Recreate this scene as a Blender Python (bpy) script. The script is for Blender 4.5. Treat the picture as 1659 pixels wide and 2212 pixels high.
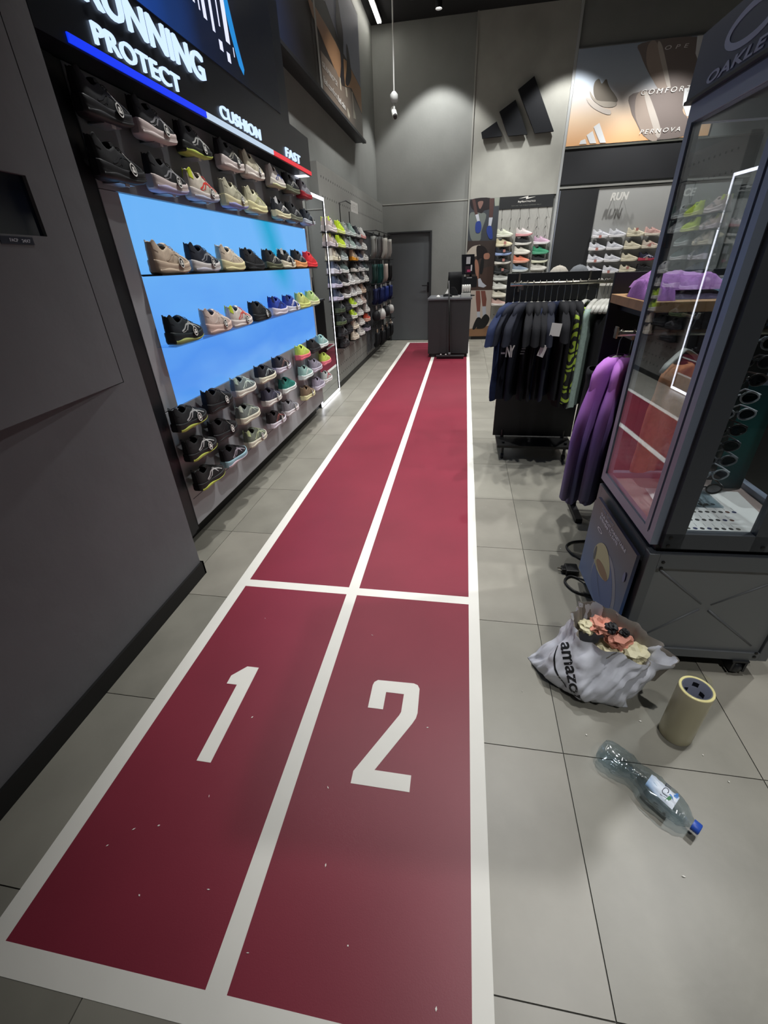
import bpy, bmesh, math, random
from mathutils import Vector, Matrix, noise
from mathutils.bvhtree import BVHTree
random.seed(11)
PI = math.pi
S = bpy.context.scene
for o in list(bpy.data.objects): bpy.data.objects.remove(o)

# ------------------------------------------------------------------ camera
YAW, PIT, ROLL, FPX, CAMH = -0.1838, 0.5244, -0.0412, 925.8, 1.45
_f = Vector((math.sin(YAW)*math.cos(PIT), math.cos(YAW)*math.cos(PIT), -math.sin(PIT)))
_r = Vector((math.cos(YAW), -math.sin(YAW), 0)); _u = _r.cross(_f)
_c, _s = math.cos(ROLL), math.sin(ROLL)
_R, _U = _c*_r+_s*_u, -_s*_r+_c*_u
cam = bpy.data.objects.new('camera', bpy.data.cameras.new('camera')); S.collection.objects.link(cam)
cam.matrix_world = Matrix(((_R.x, _U.x, -_f.x, 0), (_R.y, _U.y, -_f.y, 0), (_R.z, _U.z, -_f.z, CAMH), (0, 0, 0, 1)))
cam.data.sensor_fit = 'HORIZONTAL'; cam.data.sensor_width = 36; cam.data.lens = 36*FPX/1659
cam.data.clip_start = 0.02; cam.data.clip_end = 60
S.camera = cam

# ------------------------------------------------------------------ world, exposure, lamps
w = bpy.data.worlds.new('world'); S.world = w; w.use_nodes = True
w.node_tree.nodes['Background'].inputs[0].default_value = (0.05, 0.055, 0.06, 1)
w.node_tree.nodes['Background'].inputs[1].default_value = 1.0
S.view_settings.view_transform = 'Standard'; S.view_settings.look = 'None'
S.view_settings.gamma = 1; S.view_settings.use_curve_mapping = False
S.view_settings.exposure = 0.0
CEIL = 4.82
# x, y, aim x, aim y, watts, cone degrees, soft edge
SPOTS = [
    (-0.58, 9.20, -0.58, 9.26, 270, 92, .28),
    (1.52, 9.14, 1.52, 9.19, 300, 92, .28),
    (3.00, 8.90, 3.00, 9.60, 420, 84, .6),
    (0.60, 8.30, 0.80, 9.60, 420, 70, .7),
    (-0.70, 2.75, -1.10, 3.00, 430, 68, .9),
    (-0.70, 4.60, -1.05, 4.75, 430, 80, .8),
    (-0.70, 6.70, -1.15, 6.90, 430, 80, .8),
    (0.95, 1.30, 0.95, 1.85, 440, 64, 1.),
    (0.75, 3.20, 0.45, 3.20, 430, 88, .9),
    (0.55, 5.40, 0.25, 5.40, 460, 90, .9),
    (2.40, 2.40, 1.60, 2.30, 420, 95, .9),
    (2.40, 5.60, 2.00, 5.80, 420, 95, .9),
    (1.30, -1.30, 1.05, 1.00, 300, 50, 1.),  # added fill lamp behind the viewer, brightens the cabinet and bag fronts
]
for x, y, ax, ay, wt, cone, bl in SPOTS:
    L = bpy.data.lights.new('spot_lamp', 'SPOT'); L.energy = wt*.82; L.spot_size = math.radians(cone); L.spot_blend = bl
    L.shadow_soft_size = 0.05; L.color = (1.0, 0.99, 0.965)
    lo = bpy.data.objects.new('spot_lamp', L); S.collection.objects.link(lo)
    lo.location = (x, y, CEIL-0.155)
    lo.rotation_euler = Vector((ax-x, ay-y, -(CEIL-0.155))).to_track_quat('-Z', 'Y').to_euler()

# ------------------------------------------------------------------ materials
def lin(c):
    if isinstance(c, str):
        c = c.lstrip('#'); c = [int(c[i:i+2], 16)/255 for i in (0, 2, 4)]
    return tuple((v/12.92 if v <= .04045 else ((v+.055)/1.055)**2.4) for v in c)
_M = {}
def mat(col, rough=.6, metal=0, noise_amt=0, scale=20, bump=0, bscale=200, spec=.5, coat=0, name=None):
    key = (col, rough, metal, noise_amt, scale, bump, bscale, spec, coat)
    if key in _M: return _M[key]
    m = bpy.data.materials.new(name or 'surface'); m.use_nodes = True
    nt = m.node_tree; b = nt.nodes['Principled BSDF']; c = lin(col)
    b.inputs['Base Color'].default_value = (*c, 1); b.inputs['Roughness'].default_value = rough
    b.inputs['Metallic'].default_value = metal; b.inputs['Specular IOR Level'].default_value = spec
    if coat: b.inputs['Coat Weight'].default_value = coat
    if noise_amt or bump:
        tc = nt.nodes.new('ShaderNodeTexCoord')
    if noise_amt:
        n = nt.nodes.new('ShaderNodeTexNoise'); n.inputs['Scale'].default_value = scale; n.inputs['Detail'].default_value = 6
        nt.links.new(tc.outputs['Object'], n.inputs['Vector'])
        r = nt.nodes.new('ShaderNodeMapRange'); r.inputs[1].default_value = .3; r.inputs[2].default_value = .7
        r.inputs[3].default_value = 1-noise_amt; r.inputs[4].default_value = 1+noise_amt
        nt.links.new(n.outputs[0], r.inputs[0])
        mx = nt.nodes.new('ShaderNodeVectorMath'); mx.operation = 'SCALE'; mx.inputs[0].default_value = c
        nt.links.new(r.outputs[0], mx.inputs['Scale']); nt.links.new(mx.outputs[0], b.inputs['Base Color'])
    if bump:
        n2 = nt.nodes.new('ShaderNodeTexNoise'); n2.inputs['Scale'].default_value = bscale; n2.inputs['Detail'].default_value = 4
        nt.links.new(tc.outputs['Object'], n2.inputs['Vector'])
        bp = nt.nodes.new('ShaderNodeBump'); bp.inputs['Strength'].default_value = bump; bp.inputs['Distance'].default_value = .01
        nt.links.new(n2.outputs[0], bp.inputs['Height']); nt.links.new(bp.outputs[0], b.inputs['Normal'])
    _M[key] = m
    return m
def emit(col, strength, name='light'):
    key = ('e', col, strength)
    if key in _M: return _M[key]
    m = bpy.data.materials.new(name); m.use_nodes = True; nt = m.node_tree
    b = nt.nodes['Principled BSDF']; c = lin(col)
    b.inputs['Base Color'].default_value = (.02, .02, .02, 1); b.inputs['Roughness'].default_value = .4
    b.inputs['Emission Color'].default_value = (*c, 1); b.inputs['Emission Strength'].default_value = strength
    _M[key] = m
    return m
def thin_glass(name, tint, ior, rough=0.0, amount=1.0):
    m = bpy.data.materials.new(name); m.use_nodes = True; nt = m.node_tree
    for n in list(nt.nodes): nt.nodes.remove(n)
    out = nt.nodes.new('ShaderNodeOutputMaterial'); mx = nt.nodes.new('ShaderNodeMixShader')
    tr = nt.nodes.new('ShaderNodeBsdfTransparent'); tr.inputs[0].default_value = (*lin(tint), 1)
    gl = nt.nodes.new('ShaderNodeBsdfGlossy'); gl.inputs['Roughness'].default_value = rough; gl.inputs[0].default_value = (.95, .96, 1, 1)
    fr = nt.nodes.new('ShaderNodeFresnel')
    ge = nt.nodes.new('ShaderNodeNewGeometry'); mr = nt.nodes.new('ShaderNodeMapRange'); mr.inputs[3].default_value = ior; mr.inputs[4].default_value = 1/ior
    nt.links.new(ge.outputs['Backfacing'], mr.inputs[0]); nt.links.new(mr.outputs[0], fr.inputs[0])   # both skins of a thin sheet reflect alike
    nt.links.new(fr.outputs[0], mx.inputs[0]); nt.links.new(tr.outputs[0], mx.inputs[1]); nt.links.new(gl.outputs[0], mx.inputs[2])
    nt.links.new(mx.outputs[0], out.inputs[0])
    return m
def ramp_mat(name, axis, lo, hi, stops, strength=0.0, rough=.5, noise_s=0, noise_v=0):
    """colour that runs along one world/object axis (flat print or a screen picture)"""
    m = bpy.data.materials.new(name); m.use_nodes = True; nt = m.node_tree; b = nt.nodes['Principled BSDF']
    tc = nt.nodes.new('ShaderNodeTexCoord'); sp = nt.nodes.new('ShaderNodeSeparateXYZ')
    nt.links.new(tc.outputs['Object'], sp.inputs[0])
    mr = nt.nodes.new('ShaderNodeMapRange'); mr.inputs[1].default_value = lo; mr.inputs[2].default_value = hi
    nt.links.new(sp.outputs[axis], mr.inputs[0])
    src = mr.outputs[0]
    if noise_s:
        n = nt.nodes.new('ShaderNodeTexNoise'); n.inputs['Scale'].default_value = noise_s; n.inputs['Detail'].default_value = 3
        nt.links.new(tc.outputs['Object'], n.inputs['Vector'])
        ma = nt.nodes.new('ShaderNodeMath'); ma.operation = 'MULTIPLY_ADD'; ma.inputs[1].default_value = noise_v; 
        nt.links.new(n.outputs[0], ma.inputs[0]); nt.links.new(src, ma.inputs[2]); src = ma.outputs[0]
    cr = nt.nodes.new('ShaderNodeValToRGB'); e = cr.color_ramp.elements
    while len(e) < len(stops): e.new(.5)
    for i, (p, c) in enumerate(stops): e[i].position = p; e[i].color = (*lin(c), 1)
    nt.links.new(src, cr.inputs[0])
    b.inputs['Roughness'].default_value = rough
    if strength:
        b.inputs['Base Color'].default_value = (.01, .01, .01, 1)
        nt.links.new(cr.outputs[0], b.inputs['Emission Color']); b.inputs['Emission Strength'].default_value = strength
    else:
        nt.links.new(cr.outputs[0], b.inputs['Base Color'])
    return m

WALL = mat('#80827f', .75, noise_amt=.05, scale=3, bump=.12, bscale=30, name='grey_plaster')
WALLNEAR = mat('#696b6f', .72, noise_amt=.08, scale=2.2, bump=.3, bscale=9, name='grey_rough_plaster')
CONCRETE = mat('#9a9a93', .75, noise_amt=.10, scale=2.5, bump=.08, bscale=25, name='pale_concrete_paint')
DARKCEIL = mat('#17181a', .8, name='dark_ceiling')
BLACK = mat('#0c0c0d', .5, name='black')
BLACKM = mat('#121417', .45, name='black_metal')
SOFTBLACK = mat('#0d0e12', .85, name='black_cloth')
WHITE = mat('#dedcd6', .5, name='white')
PAPER = mat('#d9d9d6', .7, name='paper')
CHROME = mat('#b8b4a6', .28, 1, name='steel')
ANTHRA = mat('#4a4d50', .55, noise_amt=.04, scale=6, name='anthracite')
PANEL = mat('#a2a4a9', .5, noise_amt=.03, scale=4, name='display_panel')
CABM = mat('#4d525a', .42, metal=.35, name='cabinet_metal')
CABL = mat('#8b96a8', .4, metal=.3, name='cabinet_frame')
DARKGREY = mat('#2c2d2f', .5, noise_amt=.04, scale=8, name='dark_laminate')

# ------------------------------------------------------------------ builders
C = S.collection
BASE = {}
class MB:
    def __init__(s): s.v = []; s.f = []; s.mi = []; s.m = 0
    def face(s, pts):
        i = len(s.v); s.v += [tuple(p) for p in pts]; s.f.append(tuple(range(i, i+len(pts)))); s.mi.append(s.m)
    def box(s, x0, x1, y0, y1, z0, z1):
        i = len(s.v)
        s.v += [(x0, y0, z0), (x1, y0, z0), (x1, y1, z0), (x0, y1, z0), (x0, y0, z1), (x1, y0, z1), (x1, y1, z1), (x0, y1, z1)]
        for q in ((0, 3, 2, 1), (4, 5, 6, 7), (0, 1, 5, 4), (1, 2, 6, 5), (2, 3, 7, 6), (3, 0, 4, 7)):
            s.f.append(tuple(i+k for k in q)); s.mi.append(s.m)
        return s
    def bar(s, a, b, r, n=8, r2=None, caps=True, flat=1.0):
        return s.tube([a, b], [r, r if r2 is None else r2], n, caps, flat)
    def tube(s, pts, rad, n=8, caps=True, flat=1.0, closed=False):
        pts = [Vector(p) for p in pts]
        if not isinstance(rad, (list, tuple)): rad = [rad]*len(pts)
        i0 = len(s.v); up = None; N = len(pts)
        for k, p in enumerate(pts):
            if closed: d = pts[(k+1) % N]-pts[k-1]
            else: d = pts[min(k+1, N-1)]-pts[max(k-1, 0)]
            d.normalize()
            if up is None: up = Vector((0, 0, 1)) if abs(d.z) < .9 else Vector((1, 0, 0))
            a = d.cross(up)
            if a.length < 1e-5: a = d.orthogonal()
            a.normalize(); b = a.cross(d).normalized(); up = b
            for j in range(n):
                t = 2*PI*j/n; s.v.append(tuple(p+rad[k]*(math.cos(t)*a+math.sin(t)*flat*b)))
        for k in range(N if closed else N-1):
            for j in range(n):
                a = i0+k*n+j; b = i0+k*n+(j+1) % n; kk = (k+1) % N
                s.f.append((a, b, i0+kk*n+(j+1) % n, i0+kk*n+j)); s.mi.append(s.m)
        if caps and not closed:
            s.f.append(tuple(i0+j for j in range(n))[::-1]); s.mi.append(s.m)
            s.f.append(tuple(i0+(N-1)*n+j for j in range(n))); s.mi.append(s.m)
        return s
    def lathe(s, prof, c=(0, 0, 0), n=24, axis='z', cap=True):
        i0 = len(s.v)
        for r, h in prof:
            for j in range(n):
                t = 2*PI*j/n; a, b = r*math.cos(t), r*math.sin(t)
                p = (a, b, h) if axis == 'z' else ((h, a, b) if axis == 'x' else (b, h, a))
                s.v.append((c[0]+p[0], c[1]+p[1], c[2]+p[2]))
        for k in range(len(prof)-1):
            for j in range(n):
                s.f.append((i0+k*n+j, i0+k*n+(j+1) % n, i0+(k+1)*n+(j+1) % n, i0+(k+1)*n+j)); s.mi.append(s.m)
        if cap:
            s.f.append(tuple(i0+j for j in range(n))[::-1]); s.mi.append(s.m)
            k = len(prof)-1; s.f.append(tuple(i0+k*n+j for j in range(n))); s.mi.append(s.m)
        return s
    def grid(s, rows, closed=False):
        i0 = len(s.v); n = len(rows[0])
        for r in rows: s.v += [tuple(p) for p in r]
        for k in range(len(rows)-1):
            for j in range(n if closed else n-1):
                s.f.append((i0+k*n+j, i0+k*n+(j+1) % n, i0+(k+1)*n+(j+1) % n, i0+(k+1)*n+j)); s.mi.append(s.m)
        return s
    def prism(s, pts, d):
        """pts planar polygon (3d), pushed by vector d"""
        n = len(pts); i = len(s.v); d = Vector(d)
        s.v += [tuple(p) for p in pts]+[tuple(Vector(p)+d) for p in pts]
        s.f.append(tuple(range(i, i+n))[::-1]); s.mi.append(s.m)
        s.f.append(tuple(range(i+n, i+2*n))); s.mi.append(s.m)
        for k in range(n):
            s.f.append((i+k, i+(k+1) % n, i+n+(k+1) % n, i+n+k)); s.mi.append(s.m)
        return s
    def mesh(s, name, mats, smooth=False, fix=True):
        me = bpy.data.meshes.new(name); me.from_pydata(s.v, [], s.f)
        if not isinstance(mats, (list, tuple)): mats = [mats]
        for m in mats: me.materials.append(m)
        if len(mats) > 1: me.polygons.foreach_set('material_index', s.mi)
        if fix:
            bm = bmesh.new(); bm.from_mesh(me); bmesh.ops.recalc_face_normals(bm, faces=bm.faces); bm.to_mesh(me); bm.free()
        if smooth:
            me.polygons.foreach_set('use_smooth', [True]*len(me.polygons))
        me.update()
        return me
    def obj(s, name, mats, parent=None, smooth=False, local=False, bevel=0, auto=None):
        return link(name, s.mesh(name, mats, smooth), parent, local, bevel, auto)
def link(name, me, parent=None, local=False, bevel=0, auto=None):
    o = bpy.data.objects.new(name, me); C.objects.link(o)
    if parent is not None:
        o.parent = parent
        if not local: o.matrix_parent_inverse = BASE.get(parent.name, Matrix.Identity(4)).inverted()
        if not local: BASE[o.name] = Matrix.Identity(4)
    if bevel:
        b = o.modifiers.new('bevel', 'BEVEL'); b.width = bevel; b.segments = 2; b.limit_method = 'ANGLE'
    return o
def thing(name, label, cat, loc=(0, 0, 0), rotz=0, group=None):
    o = bpy.data.objects.new(name, None); C.objects.link(o); o.empty_display_size = .05
    o.location = loc; o.rotation_euler = (0, 0, rotz)
    BASE[o.name] = Matrix.Translation(Vector(loc)) @ Matrix.Rotation(rotz, 4, 'Z')
    return tag(o, label, cat, group)
def tag(o, label, cat, group=None):
    o['label'] = label; o['category'] = cat
    if group: o['group'] = group
    return o
def struct(o): o['kind'] = 'structure'; return o
def stuff(o): o['kind'] = 'stuff'; return o
def bx(name, x0, x1, y0, y1, z0, z1, m, parent=None, local=False, bevel=0):
    return MB().box(x0, x1, y0, y1, z0, z1).obj(name, m, parent, local=local, bevel=bevel)
ORD = ['zeroth', 'first', 'second', 'third', 'fourth', 'fifth', 'sixth', 'seventh', 'eighth', 'ninth', 'tenth', 'eleventh', 'twelfth', 'thirteenth', 'fourteenth', 'fifteenth', 'sixteenth']

# text outlines, made once
def raw_text(s, off=0.0, shear=0.0, res=4, space=1.0):
    cu = bpy.data.curves.new('lettering', 'FONT'); cu.body = s; cu.offset = off; cu.shear = shear; cu.resolution_u = res; cu.space_character = space
    o = bpy.data.objects.new('lettering', cu); C.objects.link(o)
    dg = bpy.context.evaluated_depsgraph_get(); dg.update()
    me = bpy.data.meshes.new_from_object(o.evaluated_get(dg))
    v = [tuple(p.co) for p in me.vertices]; f = [tuple(p.vertices) for p in me.polygons]
    bpy.data.objects.remove(o); bpy.data.curves.remove(cu); bpy.data.meshes.remove(me)
    x0 = min(p[0] for p in v); x1 = max(p[0] for p in v); y0 = min(p[1] for p in v); y1 = max(p[1] for p in v)
    return [((p[0]-x0)/(x1-x0), (p[1]-y0)/(y1-y0)) for p in v], f
TX = {}
for key, s, off, sh, sp in [('RUNNING', 'RUNNING', .010, 0, 1), ('PROTECT', 'PROTECT', .010, 0, 1.04), ('CUSHION', 'CUSHION', .010, 0, 1.04), ('FAST', 'FAST', .010, 0, 1.04),
        ('FACP', 'FACP', .01, 0, 1), ('24X7', '24X7', .01, 0, 1), ('GEL', 'GEL-KAYANO\u2122', 0, 0, 1), ('32', '32', 0, 0, 1), ('feel', 'feel comfort,', 0, 0, 1), ('find', 'find calm', .02, 0, 1),
        ('hylo', 'hylo', .02, 0, 1), ('ATH', 'ATHLETICS', .005, 0, 1), ('sub', 'RUN LIKE THE WORLD DEPENDS ON IT', 0, 0, 1), ('RUN', 'RUN', .045, .2, 1.05), ('RACE', 'RACE', .045, .2, 1.05),
        ('COMFORT', 'COMFORT', 0, .2, 1.5), ('NOVA', 'PERNOVA', 0, .2, 1.4), ('OPE', 'OPE', 0, .2, 1.9), ('OAKLEY', 'OAKLEY', .03, .2, 1.08),
        ('ama', 'amazon', .02, 0, 1), ('meet', 'Meet Sphaera', 0, 0, 1), ('our', 'OUR MOST FORGETTABLE', .02, 0, 1), ('eye', 'EYEWEAR TO DATE', .02, 0, 1), ('NY', 'NY', .03, 0, .6)]:
    TX[key] = raw_text(s, off, sh, 4, sp)
def text(name, key, o, ux, uy, w, h, d, m, parent=None, local=False):
    """o = lower left corner; d = depth along the text normal"""
    vs, fs = TX[key]; o = Vector(o); ux = Vector(ux).normalized(); uy = Vector(uy).normalized(); n = ux.cross(uy)
    mb = MB(); top = [tuple(o+ux*a*w+uy*b*h+n*d) for a, b in vs]; k = len(top)
    mb.v = top+[tuple(Vector(p)-n*(d*.98)) for p in top]
    cnt = {}
    for f in fs:
        mb.f.append(f)
        for i in range(len(f)):
            e = (f[i], f[(i+1) % len(f)]); cnt[e] = 1
    for (a, b) in list(cnt):
        if (b, a) not in cnt: mb.f.append((b, a, a+k, b+k))
    me = mb.mesh(name, m, fix=False)
    return link(name, me, parent, local)
EX, EY, EZ = Vector((1, 0, 0)), Vector((0, 1, 0)), Vector((0, 0, 1))
STRAIGHT = {'q_slate', 'q_brown', 'q_pale', 'q_wood', 'q_leaf', 'p_sky', 'p_road', 'p_line', 'line', 'p_tan', 'q_skin', 'q_leg', 'q_sock', 'p_white', 'n_white'}
def rounded(P, n=4):
    out = []; N = len(P)
    for i in range(N):
        a, b, c, d = (Vector(P[(i+k) % N]) for k in (-1, 0, 1, 2))
        for j in range(n):
            t = j/n; out.append(tuple(.5*((2*b)+(c-a)*t+(2*a-5*b+4*c-d)*t*t+(3*b-a-3*c+d)*t**3)))
    return out
def flat_polys(polys, mats, place, parent, base=0.0006, step=0.0004, local=False, names=None):
    """flat print: every patch of the picture is a thin sheet lying on the poster"""
    for i, (k, pts) in enumerate(polys):
        if k not in STRAIGHT and len(pts) < 20: pts = rounded(pts)
        mb = MB(); q = [place(p, base+step*i) for p in pts]
        mb.face(q)
        o = mb.obj((names or {}).get(k, 'printed_shape'), mats[k], parent, local=local)

# ------------------------------------------------------------------ room shell
XL, XP, XN = -1.72, -1.62, -1.345         # upper left wall, peg wall face, near left wall face
YB, YF, XR = 9.88, -2.6, 4.6
TILE = [mat(c, .36, noise_amt=.15, scale=2.4+i*.5, bump=.02, bscale=60, spec=.45, name='floor_tile') for i, c in enumerate(('#86847b', '#838178', '#89867d', '#817f76'))]
floor = struct(bx('floor', -1.8, XR, YF, YB+.1, -.08, -.004, mat('#4c4b47', .9, name='grout')))
tile_me = [MB().box(-.2985, .2985, -.2985, .2985, -.004, 0).mesh('tile', t) for t in TILE]
for i in range(-4, 7):
    for j in range(-3, 16):
        cx, cy = .409+.6*i+.3, .322+.6*j+.3
        if cx-.3 > XR-.1 or cx+.3 < -1.8: continue
        t = link('tile', random.choice(tile_me), floor); t.location = (cx, cy, 0)
ceiling = struct(bx('ceiling', -1.8, XR, YF, YB+.1, CEIL, CEIL+.1, DARKCEIL))
struct(bx('wall_back', -1.8, XR, YB, YB+.12, 0, CEIL, WALL))
struct(bx('wall_left', XL-.12, XL, 1.69, YB, 0, CEIL, WALL))
struct(bx('wall_right', XR, XR+.1, YF, YB, 0, CEIL, WALL))
struct(bx('wall_front', XL-.1, XR, YF-.1, YF, 0, CEIL, WALL))
# near left wall, with the opening of the cupboard cut as four pieces
nw = MB()
D0, D1, DZ0, DZ1 = .56, 1.575, 1.071, 2.12
nw.box(XL, XN, YF, D0, 0, CEIL); nw.box(XL, XN, D1, 1.69, 0, CEIL); nw.box(XL, XN, D0, D1, 0, DZ0); nw.box(XL, XN, D0, D1, DZ1, CEIL)
nw.box(XL, XL+.1, D0, D1, DZ0, DZ1)
struct(nw.obj('wall_left_near', WALLNEAR))
struct(bx('baseboard_left', XN, XN+.012, YF, 1.70, 0, .08, mat('#070708', .6, name='black_baseboard')))
struct(bx('baseboard_left_end', XL, XN+.012, 1.69, 1.702, 0, .08, mat('#070708', .6)))
# middle back panel, pale
struct(bx('trim_1', -.012, .012, YB-.035, YB, 0, CEIL, mat('#9a9a94', .5, name='edge_trim')))
struct(bx('trim_2', 1.535, 1.575, YB-.05, YB, 0, CEIL, mat('#a3a6a6', .5)))
struct(bx('wall_back_panel', .012, 1.535, YB-.02, YB, 2.425, CEIL, CONCRETE))
struct(bx('baseboard_back', .19, XR, YB-.03, YB, 0, .055, BLACK))
struct(bx('baseboard_back_left', XP, -1.53, YB-.03, YB, 0, .06, BLACK))
struct(bx('trim_3', XP, -.012, YB-.006, YB, 2.416, 2.426, mat('#b2b2ac', .6)))

# cupboard door in the near wall, ajar
dr = thing('cupboard_door', 'flush grey cupboard door standing ajar on the near left wall', 'door', (XN, D1, DZ0), 0)
th = math.radians(4.6)
dv = Vector((math.sin(th), -math.cos(th), 0)); dn = Vector((math.cos(th), math.sin(th), 0))
def dp(s, z, off=0): return Vector((XN-.001, D1, 0))+dv*s+dn*off+Vector((0, 0, z))
def door_slab(s0, s1, z0, z1, o0, o1):
    return [dp(s0, z0, o0), dp(s1, z0, o0), dp(s1, z1, o0), dp(s0, z1, o0)], dn*(o1-o0)
dm = MB()
for a, b, z0, z1 in ((.003, .13, DZ0+.003, DZ1-.003), (.33, .98, DZ0+.003, DZ1-.003), (.13, .33, DZ0+.003, 1.565), (.13, .33, 1.722, DZ1-.003)):
    q, d = door_slab(a, b, z0, z1, -.02, 0); dm.prism(q, d)
dm.obj('door_leaf', WALLNEAR, dr)
q, d = door_slab(.125, .335, 1.56, 1.727, -.018, -.012)
MB().prism(q, d).obj('window_pane', mat('#0a1020', .06, spec=.9, name='dark_glazing'), dr)
q, d = door_slab(.198, .32, 1.540, 1.5595, .0005, .002)
pl = MB().prism(q, d).obj('name_plate', mat('#1b2233', .4), dr)
text('lettering', 'FACP', dp(.287, 1.546, .0022), -dv, EZ, .030, .0085, .0006, mat('#c8ccd6', .5), dr)
text('lettering', '24X7', dp(.243, 1.545, .0022), -dv, EZ, .032, .0085, .0006, mat('#c8ccd6', .5), dr)

# left peg wall (lower half), its board seams and holes
pw = struct(bx('wall_left_pegboard', XL, XP, 5.62, YB-.001, .02, 2.425, mat('#878884', .6, noise_amt=.04, scale=5)))
hm = MB(); hole = mat('#1e1f20', .8)
for z in (2.31, 2.13, .42, .27, .16):
    y = 5.75
    while y < 9.8:
        hm.box(XP-.001, XP+.0012, y-.007, y+.007, z-.010, z+.010); y += .1
stuff(hm.obj('peg_hole', hole, pw))
struct(bx('baseboard_left_far', XP, XP+.012, 5.62, YB, 0, .06, BLACK))
struct(bx('wall_left_low', XL, XP, 1.69, 5.62, .0, 2.10, ANTHRA))

# back wall door
door = bpy.data.objects.new('door_1', None); C.objects.link(door); door.location = (-1.09, YB, 0); BASE['door_1'] = Matrix.Translation((-1.09, YB, 0)); struct(door)
DOORM = mat('#5a5e61', .5, noise_amt=.03, scale=4, name='door_paint')
bx('door_leaf', -1.50, -.705, YB-.022, YB-.002, .008, 1.945, DOORM, door)
fm = MB(); fm.box(-1.535, -1.503, YB-.045, YB, 0, 1.975); fm.box(-.70, -.668, YB-.06, YB, 0, 1.975); fm.box(-1.503, -.70, YB-.06, YB, 1.95, 1.975)
fm.obj('door_frame', mat('#2a2c2e', .5), door)
hd = MB(); hd.box(-.745, -.715, YB-.035, YB-.022, .92, 1.10); hd.bar((-.73, YB-.022, 1.04), (-.73, YB-.07, 1.04), .009); hd.bar((-.73, YB-.07, 1.04), (-.85, YB-.07, 1.04), .009)
hd.obj('door_handle', mat('#1c1d1f', .4, .6), door, smooth=False)

# ------------------------------------------------------------------ running track
RED = mat('#782536', .42, noise_amt=.10, scale=2.0, bump=.03, bscale=300, spec=.4, name='red_vinyl')
LINEW = mat('#dcdbd5', .5, noise_amt=.03, scale=5, name='white_line_paint')
TY1 = 9.55
tr = thing('running_track', 'two-lane dark red running track marked in white on the tiled floor', 'track', (-.485, .2, 0))
def strip(name, x0, x1, y0, y1, m, z=.0012): return bx(name, x0, x1, y0, y1, .0002, z, m, tr)
strip('lane', -1.062, -.512, .226, 1.618, RED); strip('lane', -.458, .099, .226, 1.618, RED)
strip('lane', -1.062, -.512, 1.672, TY1-.05, RED); strip('lane', -.458, .099, 1.672, TY1-.05, RED)
strip('side_line', -1.118, -1.062, .226, TY1, LINEW); strip('side_line', .099, .148, .226, TY1, LINEW)
strip('centre_line', -.512, -.458, .226, TY1-.05, LINEW)
strip('cross_line', -1.118, .148, .170, .226, LINEW)
strip('cross_line', -1.062, -.512, 1.618, 1.672, LINEW); strip('cross_line', -.458, .099, 1.618, 1.672, LINEW)
strip('cross_line', -1.062, -.512, TY1-.05, TY1, LINEW); strip('cross_line', -.458, .099, TY1-.05, TY1, LINEW)
ONE = [(-.821, 1.120), (-.770, 1.120), (-.770, .720), (-.822, .720), (-.824, 1.028), (-.868, 1.028), (-.868, 1.067)]
TWO = [(-.279, 1.0), (-.279, 1.100), (-.275, 1.116), (-.262, 1.127), (-.118, 1.130), (-.102, 1.124), (-.093, 1.108), (-.091, 1.003), (-.095, .981), (-.106, .958), (-.212, .776), (-.090, .776), (-.090, .724), (-.281, .724), (-.281, .763), (-.157, .985), (-.152, .999), (-.151, 1.076), (-.221, 1.076), (-.221, 1.0)]
for nm, P in (('numeral_one', ONE), ('numeral_two', TWO)):
    MB().prism([(x, y, .0013) for x, y in P], (0, 0, .0008)).obj(nm, LINEW, tr)

# paint chips and scraps lying about
ch = MB(); rr = random.Random(3)
spots = [(-.95, .45), (-.72, .62), (-.6, .4), (-.9, .5), (-.78, .36), (-.83, .52), (-.3, .5), (-.05, .95), (-.2, .35), (.02, .28), (-.35, .7), (.5, 1.0), (.3, 1.15), (.62, 1.15), (.55, 2.05), (.43, 2.4), (.62, 2.15), (.7, 1.08), (.86, .98), (.66, .62), (.9, .9), (.22, 2.6), (-.33, 1.36), (-.86, 1.4), (-.7, .9), (-.44, .3)]
for x, y in spots:
    a = rr.uniform(0, PI); l = rr.uniform(.002, .0055); wd = rr.uniform(.001, .0025)
    ux, uy = math.cos(a), math.sin(a)
    p = [(x+ux*l, y+uy*l), (x-uy*wd, y+ux*wd), (x-ux*l, y-uy*l), (x+uy*wd, y-ux*wd)]
    ch.prism([(u, v, .0022) for u, v in p], (0, 0, .0012))
co = ch.obj('paint_chips', WHITE); tag(stuff(co), 'tiny white paint chips scattered over the track and tiles', 'paint chips')

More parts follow.
